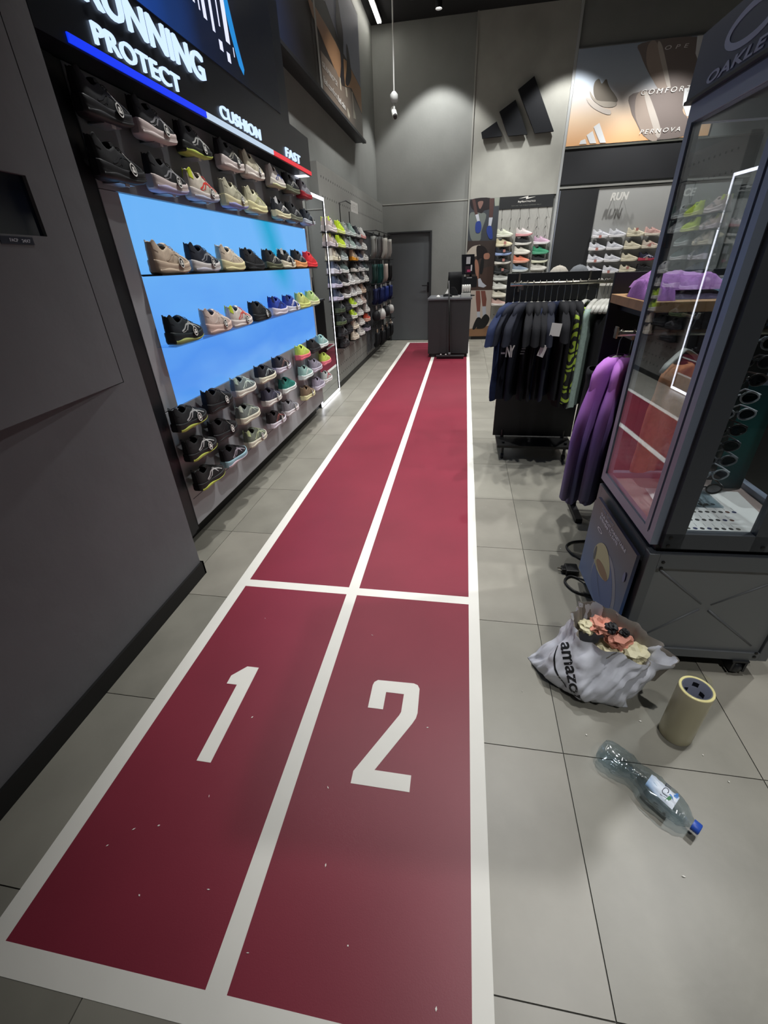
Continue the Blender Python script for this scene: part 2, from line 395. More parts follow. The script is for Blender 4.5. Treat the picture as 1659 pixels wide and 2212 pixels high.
# ------------------------------------------------------------------ shoes
def interp(tab, t):
    for (a, u), (b, v) in zip(tab, tab[1:]):
        if t <= b:
            k = (t-a)/(b-a) if b > a else 0
            return u+(v-u)*k
    return tab[-1][1]
def smooth(a, b, t):
    k = max(0, min(1, (t-a)/(b-a))); return k*k*(3-2*k)
class ShoeShape:
    L = .298
    def __init__(s, thick=1.0, tall=1.0):
        s.thick, s.tall = thick, tall
        s.W = [(0, .013), (.012, .0215), (.03, .0275), (.06, .0315), (.10, .0345), (.16, .036), (.28, .0345), (.40, .034), (.52, .0385), (.64, .0445), (.74, .0470), (.82, .0450), (.89, .0385), (.94, .029), (.975, .0175), (1.0, .003)]
        s.ZB = [(0, .010), (.05, .003), (.12, 0), (.62, 0), (.75, .003), (.88, .012), (1, .026)]
        s.ZT = [(0, .052), (.1, .047), (.3, .041), (.42, .037), (.55, .036), (.7, .036), (.85, .039), (1, .048)]
        s.H = [(0, .131), (.02, .136), (.05, .138), (.1, .127), (.17, .105), (.25, .093), (.33, .101), (.41, .120), (.48, .114), (.56, .103), (.64, .093), (.72, .084), (.80, .076), (.87, .069), (.93, .061), (.975, .053), (1.0, .049)]
    def zb(s, t): return interp(s.ZB, t)
    def zt(s, t): return interp(s.ZB, t)*.2+interp(s.ZT, t)*s.thick
    def h(s, t): return s.zt(t)+(interp(s.H, t)-interp(s.ZT, t)-interp(s.ZB, t)*.2)*s.tall
    def up(s, t, u):
        """point of the upper; u 0..1 goes from the near side over the top to the far side"""
        w = interp(s.W, t)*.93; z0 = s.zt(t)-.004; H = s.h(t)
        a = PI*u
        cy = -math.copysign(abs(math.cos(a))**.72, math.cos(a))*w; cz = z0+(H-z0)*math.sin(a)**.82
        o = smooth(.012, .05, t)*(1-smooth(.37, .45, t))
        if o > 0:
            wc = min(w*.78, .027); q = u if u <= .5 else 1-u; sg = -1 if u <= .5 else 1
            P = [(0, w, z0), (.10, w*1.03, z0+.25*(H-z0)), (.22, (w+wc)*.5, z0+.68*(H-z0)), (.3125, wc, H), (.345, wc-.004, H+.002), (.375, wc-.007, H-.004), (.44, wc-.009, z0+.016), (.5, 0, z0+.012)]
            for (q0, y0, zz0), (q1, y1, zz1) in zip(P, P[1:]):
                if q <= q1+1e-9:
                    k = (q-q0)/(q1-q0); oy = sg*(y0+(y1-y0)*k); oz = zz0+(zz1-zz0)*k; break
            cy += (oy-cy)*o; cz += (oz-cz)*o
        return Vector((t*s.L, cy, cz))
    def off(s, t, u, d):
        e = .004; p = s.up(t, u); a = s.up(min(t+e, 1), u)-s.up(max(t-e, 0), u); b = s.up(t, min(u+e, 1))-s.up(t, max(u-e, 0))
        n = b.cross(a)
        if n.length < 1e-9: n = Vector((0, 0, 1))
        n.normalize()
        c = Vector((p.x, 0, s.zt(t)))
        if n.dot(p-c) < 0: n = -n
        return p+n*d
TS = [0, .012, .03, .05, .08, .12, .17, .23, .29, .35, .39, .42, .46, .51, .56, .61, .66, .71, .76, .81, .855, .895, .93, .957, .98, 1.0]
US = [0, .05, .10, .16, .22, .27, .3125, .345, .375, .44, .5, .56, .625, .655, .6875, .73, .78, .84, .90, .95, 1]
ANYM = mat('#888888', .7)
def shoe_meshes(sh, key):
    out = {}
    mb = MB(); mb.grid([[sh.up(t, u) for u in US] for t in TS]); mb.face([sh.up(0, u) for u in US]); out['upper'] = mb.mesh('upper', ANYM, True)
    g = MB(); g.grid([[sh.up(t, u)+Vector((0, 0, .0008))+Vector((0, -sh.up(t, u).y*.03, 0)) for u in US[7:14]] for t in TS[3:11]]); out['lining'] = g.mesh('lining', ANYM, True)
    rows = []; lows = []
    for t in TS:
        w = interp(sh.W, t)*1.06+.0015; b = sh.zb(t); T = sh.zt(t); h = T-b; x = t*sh.L
        x += -.004*(1-smooth(0, .1, t))+.003*smooth(.9, 1, t)
        hf = [(0, b), (w*.82, b), (w*.97, b+.12*h), (w*1.03, b+.32*h), (w*.985, b+.47*h), (w*.99, b+.55*h), (w*1.02, b+.72*h), (w*.99, b+.93*h), (w*.93, T), (0, T-.002)]
        rows.append([(x, -y, z) for y, z in hf]+[(x, y, z) for y, z in hf[::-1][1:-1]])
        m = .30+.22*math.sin(PI*min(1, max(0, (t-.05)/.5)))*(1 if t < .55 else 1)
        hl = [(0, b-.001), (w*.84, b-.001), (w*1.0, b+.11*h), (w*1.055, b+.3*h), (w*1.03, b+m*h), (w*.9, b+m*h), (0, b+m*h)]
        lows.append([(x*1.0, -y, z) for y, z in hl]+[(x, y, z) for y, z in hl[::-1][1:-1]])
    mb = MB(); mb.grid(rows, True); mb.face(rows[0]); mb.face(rows[-1]); out['midsole'] = mb.mesh('midsole', ANYM, True)
    mb = MB(); mb.grid(lows[2:-4], True); out['lower_sole'] = mb.mesh('lower_sole', ANYM, True)
    # heel tab: one band wrapped round the back of the collar, flaring a little above it
    path = [(.085, 0), (.06, 0), (.04, 0), (.025, 0), (.014, 0), (.014, 1), (.025, 1), (.04, 1), (.06, 1), (.085, 1)]
    g = MB(); R = []
    for k, u in enumerate((.17, .23, .28, .3125)):
        R.append([sh.off(t, u if sd == 0 else 1-u, .0014) for t, sd in path])
    R.append([p+Vector((-.0035*(1-abs(i-4.5)/4.5), 0, .007*(1-(abs(i-4.5)/4.5)**2))) for i, p in enumerate(R[-1])])
    R.append([p+Vector((.003, -p.y*.15, -.001)) for p in R[-1]])
    g.grid(R); out['heel_tab'] = g.mesh('heel_tab', ANYM, True)
    # tongue
    g = MB(); R = []
    for k in range(7):
        q = k/6; t = .50-.145*q; zc = sh.h(t)+.003+.018*q
        hw = .016+.006*q
        R.append([Vector((t*sh.L-.010*q, y*hw, zc-.006*abs(y)**2)) for y in (-1, -.6, 0, .6, 1)])
    Q = [[p+Vector((.004, 0, -.022+.012*(k/6))) for p in r] for k, r in enumerate(R)]
    g.grid(R); g.grid(Q); g.grid([R[-1], Q[-1]]); g.grid([[r[0] for r in R], [r[0] for r in Q]]); g.grid([[r[-1] for r in R], [r[-1] for r in Q]])
    out['tongue'] = g.mesh('tongue', ANYM, True)
    g = MB()
    for t in (.455, .50, .55, .60, .65, .70):
        g.tube([sh.off(t+(.012 if k % 2 else 0)*(1 if t > 0 else 0), .36+.28*k/4, .0028) for k in range(5)], .0026, 5, True, .6)
    g.tube([sh.off(.46, .5, .006), sh.off(.50, .40, .009), sh.off(.54, .34, .006), sh.off(.51, .33, .004)], .0016, 5)
    out['laces'] = g.mesh('laces', ANYM, True)
    # side stripes
    g = MB()
    def ribbon(path, w):
        pts = []
        for (a, b), (c, d) in zip(path, path[1:]):
            for k in range(5): pts.append((a+(c-a)*k/5, b+(d-b)*k/5))
        pts.append(path[-1])
        rows = []
        for i, (t, u) in enumerate(pts):
            p = sh.off(t, u, .0014); q = sh.off(*pts[min(i+1, len(pts)-1)], .0014); r = sh.off(*pts[max(i-1, 0)], .0014)
            d = (q-r).normalized(); n = (sh.off(t, u, .01)-p).normalized(); s_ = d.cross(n).normalized()
            ww = w*(.6+.4*math.sin(PI*min(1, i/(len(pts)-1)+.15)))
            rows.append([p+s_*ww, p-s_*ww])
        g.grid(rows)
    for sd in (0, 1):
        f = (lambda P: [(t, u if sd == 0 else 1-u) for t, u in P])
        ribbon(f([(.25, .10), (.40, .155), (.52, .215), (.60, .235), (.70, .215), (.80, .11)]), .0044)
        ribbon(f([(.27, .055), (.42, .085)]), .0022)
        ribbon(f([(.43, .055), (.49, .17), (.525, .29)]), .0038)
        ribbon(f([(.545, .30), (.60, .19), (.655, .09)]), .0038)
    out['side_stripes'] = g.mesh('side_stripes', ANYM, True)
    # round swing tag and its string
    c = sh.off(.60, .08, .010); c.z -= .012
    nrm = Vector((.12, -1, .15)).normalized(); a = nrm.orthogonal().normalized(); b = nrm.cross(a)
    ring = lambda r, d: [c+nrm*d+r*(math.cos(2*PI*k/20)*a+math.sin(2*PI*k/20)*b) for k in range(20)]
    g = MB(); g.prism(ring(.0225, 0), nrm*.0012); out['swing_tag'] = g.mesh('swing_tag', ANYM)
    r1, r2 = ring(.0245, .0014), ring(.0200, .0014); g = MB(); g.grid([r1+r1[:1], r2+r2[:1]])
    g.tube([c+Vector((0, 0, .022)), sh.off(.56, .25, .004), sh.off(.53, .4, .006)], .0007, 4)
    out['tag_ring'] = g.mesh('tag_ring', ANYM)
    g = MB(); ux = Vector((1, .12, 0)).normalized(); uz = nrm.cross(ux); uz = uz if uz.z > 0 else -uz
    for z0, z1, ww in ((.0006, .0105, .008), (-.0105, -.0006, .0125)):
        g.prism([c+nrm*.0015+ux*a_*ww+uz*b_ for a_, b_ in ((-1, z0), (1, z0), (1, z1), (-1, z1))], nrm*.0004)
    out['tag_print'] = g.mesh('tag_print', ANYM)
    return out
SH = {'std': shoe_meshes(ShoeShape(1.0, 1.0), 'std'), 'max': shoe_meshes(ShoeShape(1.22, .98), 'max'), 'low': shoe_meshes(ShoeShape(.82, .9), 'low')}
def fab(c, r=.75): return mat(c, r, noise_amt=.08, scale=90, bump=.10, bscale=600, name='knit')
def foam(c): return mat(c, .55, name='foam')
TAGB = mat('#08090b', .5); TAGW = mat('#e6e6e2', .6)
def shoe(loc, rotz, label, group, up, sole, acc='#c9c9c6', low=None, heel=None, lace=None, kind='std', tagged=False, detail=2, stripes=True, tiltz=0, scale=1.0, name='running_shoe'):
    """loc = middle of the sole on its support; toe along local +X, near side local -Y"""
    M0 = SH[kind]
    e = bpy.data.objects.new(name, None); C.objects.link(e); e.empty_display_size = .05
    off = Matrix.Rotation(rotz, 3, 'Z') @ Vector((-.149*scale, 0, 0))
    e.location = Vector(loc)+off; e.rotation_euler = (0, 0, rotz+tiltz); e.scale = (scale,)*3
    tag(e, label, 'shoe', group)
    def part(k, m, parent=e):
        o = bpy.data.objects.new(k, M0[k]); C.objects.link(o); o.parent = parent
        o.material_slots[0].link = 'OBJECT'; o.material_slots[0].material = m
        return o
    part('upper', fab(up)); part('midsole', foam(sole))
    if low or detail > 0: part('lower_sole', foam(low or sole))
    if detail > 0:
        if detail > 1: part('lining', fab('#1a1b1f' if sum(lin(up)) < .6 else '#4a4540'))
        part('tongue', fab(up)); part('laces', fab(lace or acc))
        part('heel_tab', fab(heel or up))
        if stripes: part('side_stripes', mat(acc, .45))
    elif lace or acc: part('laces', fab(lace or acc))
    if tagged:
        t = part('swing_tag', TAGB); part('tag_ring', TAGW, t); part('tag_print', TAGW, t)
    return e

# ------------------------------------------------------------------ lit shoe display on the left
XD = -1.50
disp = thing('shoe_display', 'tall grey shoe display with glowing blue screen and lit header', 'shoe display', (XD, 3.3, 0))
bx('toe_kick', XP, XD-.10, 1.75, 4.63, 0, .135, BLACK, disp)
bx('lower_panel', XP, XD, 1.97, 4.635, .136, .818, PANEL, disp, bevel=.002)
bx('lower_seam', XD-.002, XD+.0004, 1.99, 4.62, .298, .302, BLACK, disp)
bx('side_margin', XP, XD, 1.97, 2.086, .822, 1.760, PANEL, disp, bevel=.002)
bx('side_margin', XP, XD, 4.618, 4.66, .822, 1.760, PANEL, disp, bevel=.002)
bx('upper_panel', XP, XD, 1.97, 4.635, 1.762, 2.14, mat('#888b90', .5, noise_amt=.03, scale=4), disp, bevel=.002)
fr = MB(); fr.box(XP, XD+.006, 1.75, 1.925, .11, 2.14); fr.box(XP, XD-.004, 1.925, 1.97, .11, 2.14)
fr.obj('black_frame', mat('#15181d', .5), disp)
# the screen is built of panels with hairline seams
def screen_mat():
    m = bpy.data.materials.new('blue_screen'); m.use_nodes = True; nt = m.node_tree; b = nt.nodes['Principled BSDF']
    tc = nt.nodes.new('ShaderNodeTexCoord'); sp = nt.nodes.new('ShaderNodeSeparateXYZ'); nt.links.new(tc.outputs['Object'], sp.inputs[0])
    mr = nt.nodes.new('ShaderNodeMapRange'); mr.inputs[1].default_value = .82; mr.inputs[2].default_value = 1.76; nt.links.new(sp.outputs[2], mr.inputs[0])
    n = nt.nodes.new('ShaderNodeTexNoise'); n.inputs['Scale'].default_value = 2.2; n.inputs['Detail'].default_value = 3
    mp = nt.nodes.new('ShaderNodeMapping'); mp.inputs['Scale'].default_value = (1, .7, 2.2); nt.links.new(tc.outputs['Object'], mp.inputs[0]); nt.links.new(mp.outputs[0], n.inputs['Vector'])
    ma = nt.nodes.new('ShaderNodeMath'); ma.operation = 'MULTIPLY_ADD'; ma.inputs[1].default_value = .5; nt.links.new(n.outputs[0], ma.inputs[0]); nt.links.new(mr.outputs[0], ma.inputs[2])
    cr = nt.nodes.new('ShaderNodeValToRGB'); e = cr.color_ramp.elements
    for i, (p, c) in enumerate([(.15, '#6cabf0'), (.42, '#4a90ea'), (.70, '#5ea2f0'), (1.0, '#69b0f3')]):
        if i > 1: e.new(p)
        e[i].position = p; e[i].color = (*lin(c), 1)
    nt.links.new(ma.outputs[0], cr.inputs[0])
    # cyan streak of the picture, running down across the panels
    ax = nt.nodes.new('ShaderNodeMath'); ax.operation = 'MULTIPLY_ADD'; ax.inputs[1].default_value = .55; nt.links.new(sp.outputs[2], ax.inputs[0]); nt.links.new(sp.outputs[1], ax.inputs[2])
    ad = nt.nodes.new('ShaderNodeMath'); ad.operation = 'SUBTRACT'; ad.inputs[1].default_value = 4.66; nt.links.new(ax.outputs[0], ad.inputs[0])
    ab = nt.nodes.new('ShaderNodeMath'); ab.operation = 'ABSOLUTE'; nt.links.new(ad.outputs[0], ab.inputs[0])
    r2 = nt.nodes.new('ShaderNodeMapRange'); r2.inputs[1].default_value = .30; r2.inputs[2].default_value = .02; r2.inputs[3].default_value = 0; r2.inputs[4].default_value = 1; nt.links.new(ab.outputs[0], r2.inputs[0])
    r3 = nt.nodes.new('ShaderNodeMapRange'); r3.inputs[1].default_value = 1.22; r3.inputs[2].default_value = 1.45; nt.links.new(sp.outputs[2], r3.inputs[0])
    mu = nt.nodes.new('ShaderNodeMath'); mu.operation = 'MULTIPLY'; nt.links.new(r2.outputs[0], mu.inputs[0]); nt.links.new(r3.outputs[0], mu.inputs[1])
    mx = nt.nodes.new('ShaderNodeMix'); mx.data_type = 'RGBA'; nt.links.new(mu.outputs[0], mx.inputs[0]); nt.links.new(cr.outputs[0], mx.inputs[6]); mx.inputs[7].default_value = (*lin('#0aa0cf'), 1)
    b.inputs['Base Color'].default_value = (.02, .02, .02, 1); b.inputs['Roughness'].default_value = .35
    nt.links.new(mx.outputs[2], b.inputs['Emission Color']); b.inputs['Emission Strength'].default_value = 1.02
    return m
SCR = screen_mat()
for z0, z1, ys in ((1.447, 1.757, (2.088, 3.36, 4.615)), (1.130, 1.441, (2.088, 3.36, 4.615)), (.822, 1.126, (2.088, 3.36, 4.615))):
    for a, b in zip(ys, ys[1:]):
        bx('screen_panel', XD-.03, XD-.001, a+.001, b-.001, z0, z1, SCR, disp)
bx('screen_back', XP, XD-.031, 2.086, 4.617, .82, 1.76, BLACK, disp)
bx('shoe_shelf', XD-.02, XD+.105, 2.09, 4.55, 1.4385, 1.4445, BLACKM, disp)
bx('shoe_shelf', XD-.02, XD+.105, 2.05, 4.52, 1.127, 1.131, thin_glass('clear_shelf', '#dcecf6', 1.35, .02), disp)

# header box: L-shaped face with bars, letters and a video strip
hdx = -1.39
hp = [(1.75, 2.142), (4.622, 2.142), (4.622, 2.405), (4.178, 2.41), (4.178, 3.05), (1.75, 3.05)]
hdr = thing('display_header', 'black lit header sign over the shoe display reading running, protect, cushion, fast', 'sign', (hdx, 3.3, 2.142))
MB().prism([(XP, y, z) for y, z in hp], (hdx-XP, 0, 0)).obj('header_box', mat('#10141c', .35, name='header_gloss'), hdr)
for nm, y0, y1, c, st in (('blue_bar', 1.890, 2.815, '#0836f5', 1.0), ('white_bar', 2.815, 3.742, '#c7dcf2', .9), ('red_bar', 3.742, 4.620, '#f0303f', .9)):
    bx(nm, hdx, hdx+.006, y0, y1-.002, 2.150, 2.176, emit(c, st), hdr)
bx('under_light', XP+.05, hdx-.012, 4.50, 4.60, 2.139, 2.1418, emit('#eef2ff', 2.0), hdr)
LET = emit('#c4dcff', 1.25)
text('lettering', 'RUNNING', (hdx, 2.03, 2.300), EY, EZ, .842, .103, .012, LET, hdr)
text('lettering', 'PROTECT', (hdx, 2.035, 2.190), EY, EZ, .565, .062, .010, LET, hdr)
text('lettering', 'CUSHION', (hdx, 2.985, 2.190), EY, EZ, .55, .056, .010, LET, hdr)
text('lettering', 'FAST', (hdx, 4.0, 2.183), EY, EZ, .335, .056, .010, LET, hdr)
vid = ramp_mat('video_picture', 1, 1.8, 3.6, [(0, '#0e2f86'), (.35, '#1c4fb4'), (.55, '#163a7a'), (.72, '#0d1c3a'), (1, '#0a0f18')], .8, .2, 3.0, .18)
vs_ = bx('video_screen', hdx, hdx+.004, 1.82, 4.0, 2.425, 3.02, vid, hdr)
wm = MB()
for y, z0, z1, wd in ((2.90, 2.60, 2.75, .02), (2.95, 2.59, 2.75, .012), (3.0, 2.575, 2.75, .035), (3.08, 2.555, 2.75, .028), (3.14, 2.50, 2.54, .04), (3.16, 2.60, 2.75, .014), (3.22, 2.475, 2.515, .04), (3.24, 2.56, 2.75, .05), (3.30, 2.52, 2.56, .01)):
    wm.box(hdx+.004, hdx+.0045, y-wd/2, y+wd/2, z0, z1)
wm.obj('video_caption', emit('#dfe4ff', 1.1), hdr)
cy = MB(); cy.prism([(hdx+.0041, y, z) for y, z in [(3.24, 2.78), (3.31, 2.78), (3.37, 2.60), (3.42, 2.50), (3.40, 2.47), (3.35, 2.50), (3.29, 2.62)]], (.0004, 0, 0))
cy.obj('video_streak', emit('#128fe0', .9), hdr)

# full height mirror with a light frame
mir = thing('lit_mirror', 'tall wall mirror edged by a bright white light strip', 'mirror', (-1.575, 5.2, 0))
MY0, MY1, MZ0, MZ1 = 4.80, 5.62, .012, 2.10
bx('mirror_back', XP, -1.585, MY0, MY1, MZ0, MZ1, BLACKM, mir)
mg = bpy.data.materials.new('mirror_glass'); mg.use_nodes = True
b = mg.node_tree.nodes['Principled BSDF']; b.inputs['Metallic'].default_value = 1; b.inputs['Roughness'].default_value = .02; b.inputs['Base Color'].default_value = (.62, .65, .68, 1)
bx('mirror_glass', -1.585, -1.578, MY0+.03, MY1-.035, MZ0+.03, MZ1-.03, mg, mir)
LEDW = emit('#f4f6ff', 5.0)
bx('light_strip', -1.585, -1.574, MY1-.028, MY1-.003, MZ0+.028, MZ1-.028, LEDW, mir)
bx('light_strip', -1.585, -1.574, MY0+.003, MY0+.028, MZ0+.028, MZ1-.028, LEDW, mir)
bx('light_strip', -1.585, -1.574, MY0+.003, MY1-.003, MZ0, MZ0+.026, LEDW, mir)
bx('light_strip', -1.585, -1.574, MY0+.003, MY1-.003, MZ1-.026, MZ1, LEDW, mir)
rim = MB(); rim.box(-1.585, -1.573, MY1-.045, MY1-.030, MZ0+.03, MZ1-.03)
rim.obj('inner_rim', BLACKM, mir)

# shoes of the display: (name, upper, sole, accent, lower sole, heel, kind, tag)
K_, W_ = '#14161a', '#d8d4d0'
ROWS = [
 ('top row under the header', 1.972, [1.87, 2.18, 2.51, 2.90, 3.21, 3.61, 3.93, 4.26], [
  ('all black', '#17191d', '#1b1c20', '#2b2d31', None, None, 'max', 1), ('black and pale pink', '#191b20', '#cdbfbb', '#8f8f92', '#c9bdba', None, 'max', 1), ('black lime-soled', '#1a1c20', '#1f2120', '#b9bbb8', '#b3c15a', None, 'std', 1),
  ('charcoal white-soled', '#26272b', '#cfc4c0', '#9b9a90', None, None, 'max', 1), ('cream', '#c4bda8', '#d3cbc3', '#b4ae9a', None, None, 'max', 1), ('off-white blue-striped', '#cfc9c4', '#cdc8bd', '#3d4d86', '#c3c49a', None, 'std', 0), ('black olive-soled', '#202226', '#6c705c', '#a9aaa6', None, None, 'std', 0), ('grey red-soled', '#8d8d96', '#a3222f', '#b9b9c0', '#a01f2d', None, 'std', 0)]),
 ('second row under the header', 1.782, [1.86, 2.19, 2.50, 2.87, 3.18, 3.64, 3.93, 4.28], [
  ('all black', '#15171b', '#191a1e', '#2a2c30', None, None, 'max', 1), ('black and pale pink', '#1a1c21', '#cec1be', '#8d8e92', '#a9a3c4', None, 'max', 1), ('cream red-striped lime-heeled', '#cfc7b8', '#d2cac6', '#e0433c', '#a9b0c8', '#d3e23a', 'std', 1),
  ('pale khaki', '#b9b69f', '#cfc7a2', '#a7a58e', '#8f8fc2', None, 'max', 1), ('pale cream', '#c3c0a3', '#d0ca9c', '#b0b083', None, None, 'max', 0), ('black and white striped', '#2c2e33', '#cfc9a8', '#d5d5d2', None, '#c4c4c4', 'std', 0), ('black olive-soled', '#1c1f24', '#6f7264', '#96989a', None, None, 'std', 0), ('dark navy white-soled', '#28303b', '#bfc6d0', '#5d6876', '#a9b3c2', None, 'low', 1)]),
 ('upper shelf of the blue screen', 1.4447, [2.05, 2.36, 2.68, 2.99, 3.33, 3.62, 3.92, 4.22], [
  ('beige', '#c9b7a2', '#c8b49f', '#c0ad98', None, None, 'max', 1), ('navy white-soled', '#1b2230', '#cfcbc8', '#8d9298', '#b9b7c4', None, 'max', 1), ('cream yellow-soled', '#cdbfaa', '#d3ca9d', '#d9d2c0', None, None, 'max', 0),
  ('black', '#15181c', '#181b1f', '#23262b', None, None, 'std', 0), ('black olive-soled', '#15181b', '#4c503c', '#a9aba4', '#5d6146', None, 'std', 0), ('black and cream striped', '#16181d', '#cbc4ad', '#c9c9c6', None, '#bcbcb8', 'max', 1), ('black orange-soled', '#16191f', '#de9a63', '#8d8f94', '#e0a06a', None, 'max', 0), ('bright red', '#df2b36', '#e0353c', '#e8484a', None, None, 'std', 0)]),
 ('lower shelf of the blue screen', 1.1315, [2.03, 2.36, 2.65, 2.97, 3.31, 3.60, 3.89, 4.17], [
  ('black lime-soled', '#17222a', '#1c252a', '#b8bdbd', '#a7b06a', None, 'max', 1), ('pale pink', '#cdbab0', '#cfb4aa', '#d6c9c1', None, None, 'max', 1), ('pale red-striped lime-heeled', '#cdc6bf', '#d3c8c4', '#d9534c', None, '#cbe03c', 'std', 1),
  ('black', '#14191d', '#171c20', '#1f2428', None, None, 'std', 1), ('royal blue', '#2340a0', '#c9c3cf', '#1c2a66', None, '#172652', 'max', 0), ('blue white-soled', '#263f94', '#c9cad6', '#dfe3ee', None, '#1a2a5e', 'std', 1), ('pale lime', '#c3cc79', '#cfd382', '#b6bd6c', None, None, 'std', 0), ('mint green', '#b2cf86', '#cfcfa6', '#d9e0b9', None, None, 'std', 0)]),
 ('top row below the blue screen', .722, [1.88, 2.19, 2.53, 2.89, 3.21, 3.73, 4.05, 4.33], [
  ('black lime-soled', '#1a2023', '#1a1d1f', '#b9bcbd', '#b4bf55', None, 'std', 1), ('all black', '#121519', '#15181b', '#1d2024', None, None, 'max', 1), ('grey-green', '#6f7c7d', '#cfcbc0', '#cfe0d6', None, '#b9d0bf', 'std', 0),
  ('black cream-soled', '#181c26', '#d3cfba', '#9aa6a8', None, None, 'std', 0), ('navy lilac-soled', '#23252f', '#c6c0cf', '#7a5d58', None, None, 'std', 1), ('lime and pink', '#bfd65a', '#e0707c', '#d7e88c', '#e36a80', None, 'std', 0), ('black', '#15171b', '#1a1c20', '#24262a', None, None, 'std', 0), ('mint white-soled', '#8fb8b4', '#d0dad8', '#c9dcd9', None, None, 'std', 0)]),
 ('middle row below the blue screen', .542, [1.91, 2.18, 2.52, 2.93, 3.27, 3.74, 4.04, 4.37], [
  ('black lime-soled', '#15181a', '#17191b', '#c0c2c2', '#b4bf55', None, 'std', 1), ('all black', '#101216', '#14161a', '#1c1e22', None, None, 'max', 1), ('sage grey', '#6f7874', '#cbc7b4', '#b4bfae', None, '#c3d0bf', 'std', 0),
  ('slate purple', '#3c3d4d', '#d0ccc6', '#55566a', None, None, 'std', 1), ('teal', '#23796d', '#cfd6d3', '#2f8d80', None, '#1c4740', 'std', 0), ('mint and white', '#8cb3ad', '#cdd8d6', '#d6e2df', None, None, 'std', 0), ('lavender grey', '#8b8998', '#b9b4c2', '#a5a3b2', None, None, 'std', 0), ('lime and pink', '#bcd25c', '#dd7484', '#d7e88c', None, None, 'std', 0)]),
 ('bottom row below the blue screen', .358, [1.92, 2.23, 2.56, 2.95, 3.26, 3.73, 4.07, 4.36], [
  ('black lime-soled', '#131516', '#151719', '#bfc1c1', '#b9c452', None, 'std', 0), ('black pastel-soled', '#15171d', '#8fb2be', '#a9a3ae', '#d0b9c2', None, 'std', 0), ('sage lime-heeled', '#6d7669', '#cfcbb9', '#b9c69f', None, '#c9dba0', 'std', 1),
  ('black brown lilac-soled', '#231f22', '#cbc5cf', '#8a4f4a', None, None, 'std', 1), ('grey white-soled', '#7c7d82', '#cdc9cc', '#90919a', None, None, 'std', 1), ('brown cream-soled', '#76644f', '#d0cda0', '#8b7860', None, None, 'std', 1), ('lavender', '#8f8b9c', '#bdb8c6', '#a9a6b6', None, None, 'std', 0), ('silver red-trimmed', '#a9b3b2', '#c9cacb', '#b3303f', None, None, 'std', 0)]),
]
BR = mat('#8f959b', .35, name='grey_bracket'); CL = mat('#c9cdd0', .3, name='pale_clip')
brk = MB().box(0, .075, -.05, .05, -.004, 0).mesh('shelf_bracket', BR)
lip = MB().box(.072, .0765, -.012, .012, -.012, .0).mesh('bracket_lip', CL)
for ri, (rn, z, ys, specs) in enumerate(ROWS):
    for i, (y, sp) in enumerate(zip(ys, specs)):
        desc, up, so, ac, lo, he, kd, tg = sp
        lb = '%s running shoe, %s from the left, %s' % (desc, ORD[i+1], rn)
        if i == 7: lb = '%s running shoe, last on the right, %s' % (desc, rn)
        y = y*1.027-.015
        shoe((XD+.060, y+.155, z), PI/2, lb, 'display shoes', up, so, ac, lo, he, lace=up if sum(lin(up)) < .4 else ac, kind=kd, tagged=bool(tg), detail=2, scale=.94)
        if ri not in (2, 3):
            k = link('shelf_bracket', brk, disp, True); k.location = (0, y+.16-3.3, z); 
            k = link('bracket_lip', lip, disp, True); k.location = (0, y+.16-3.3, z)

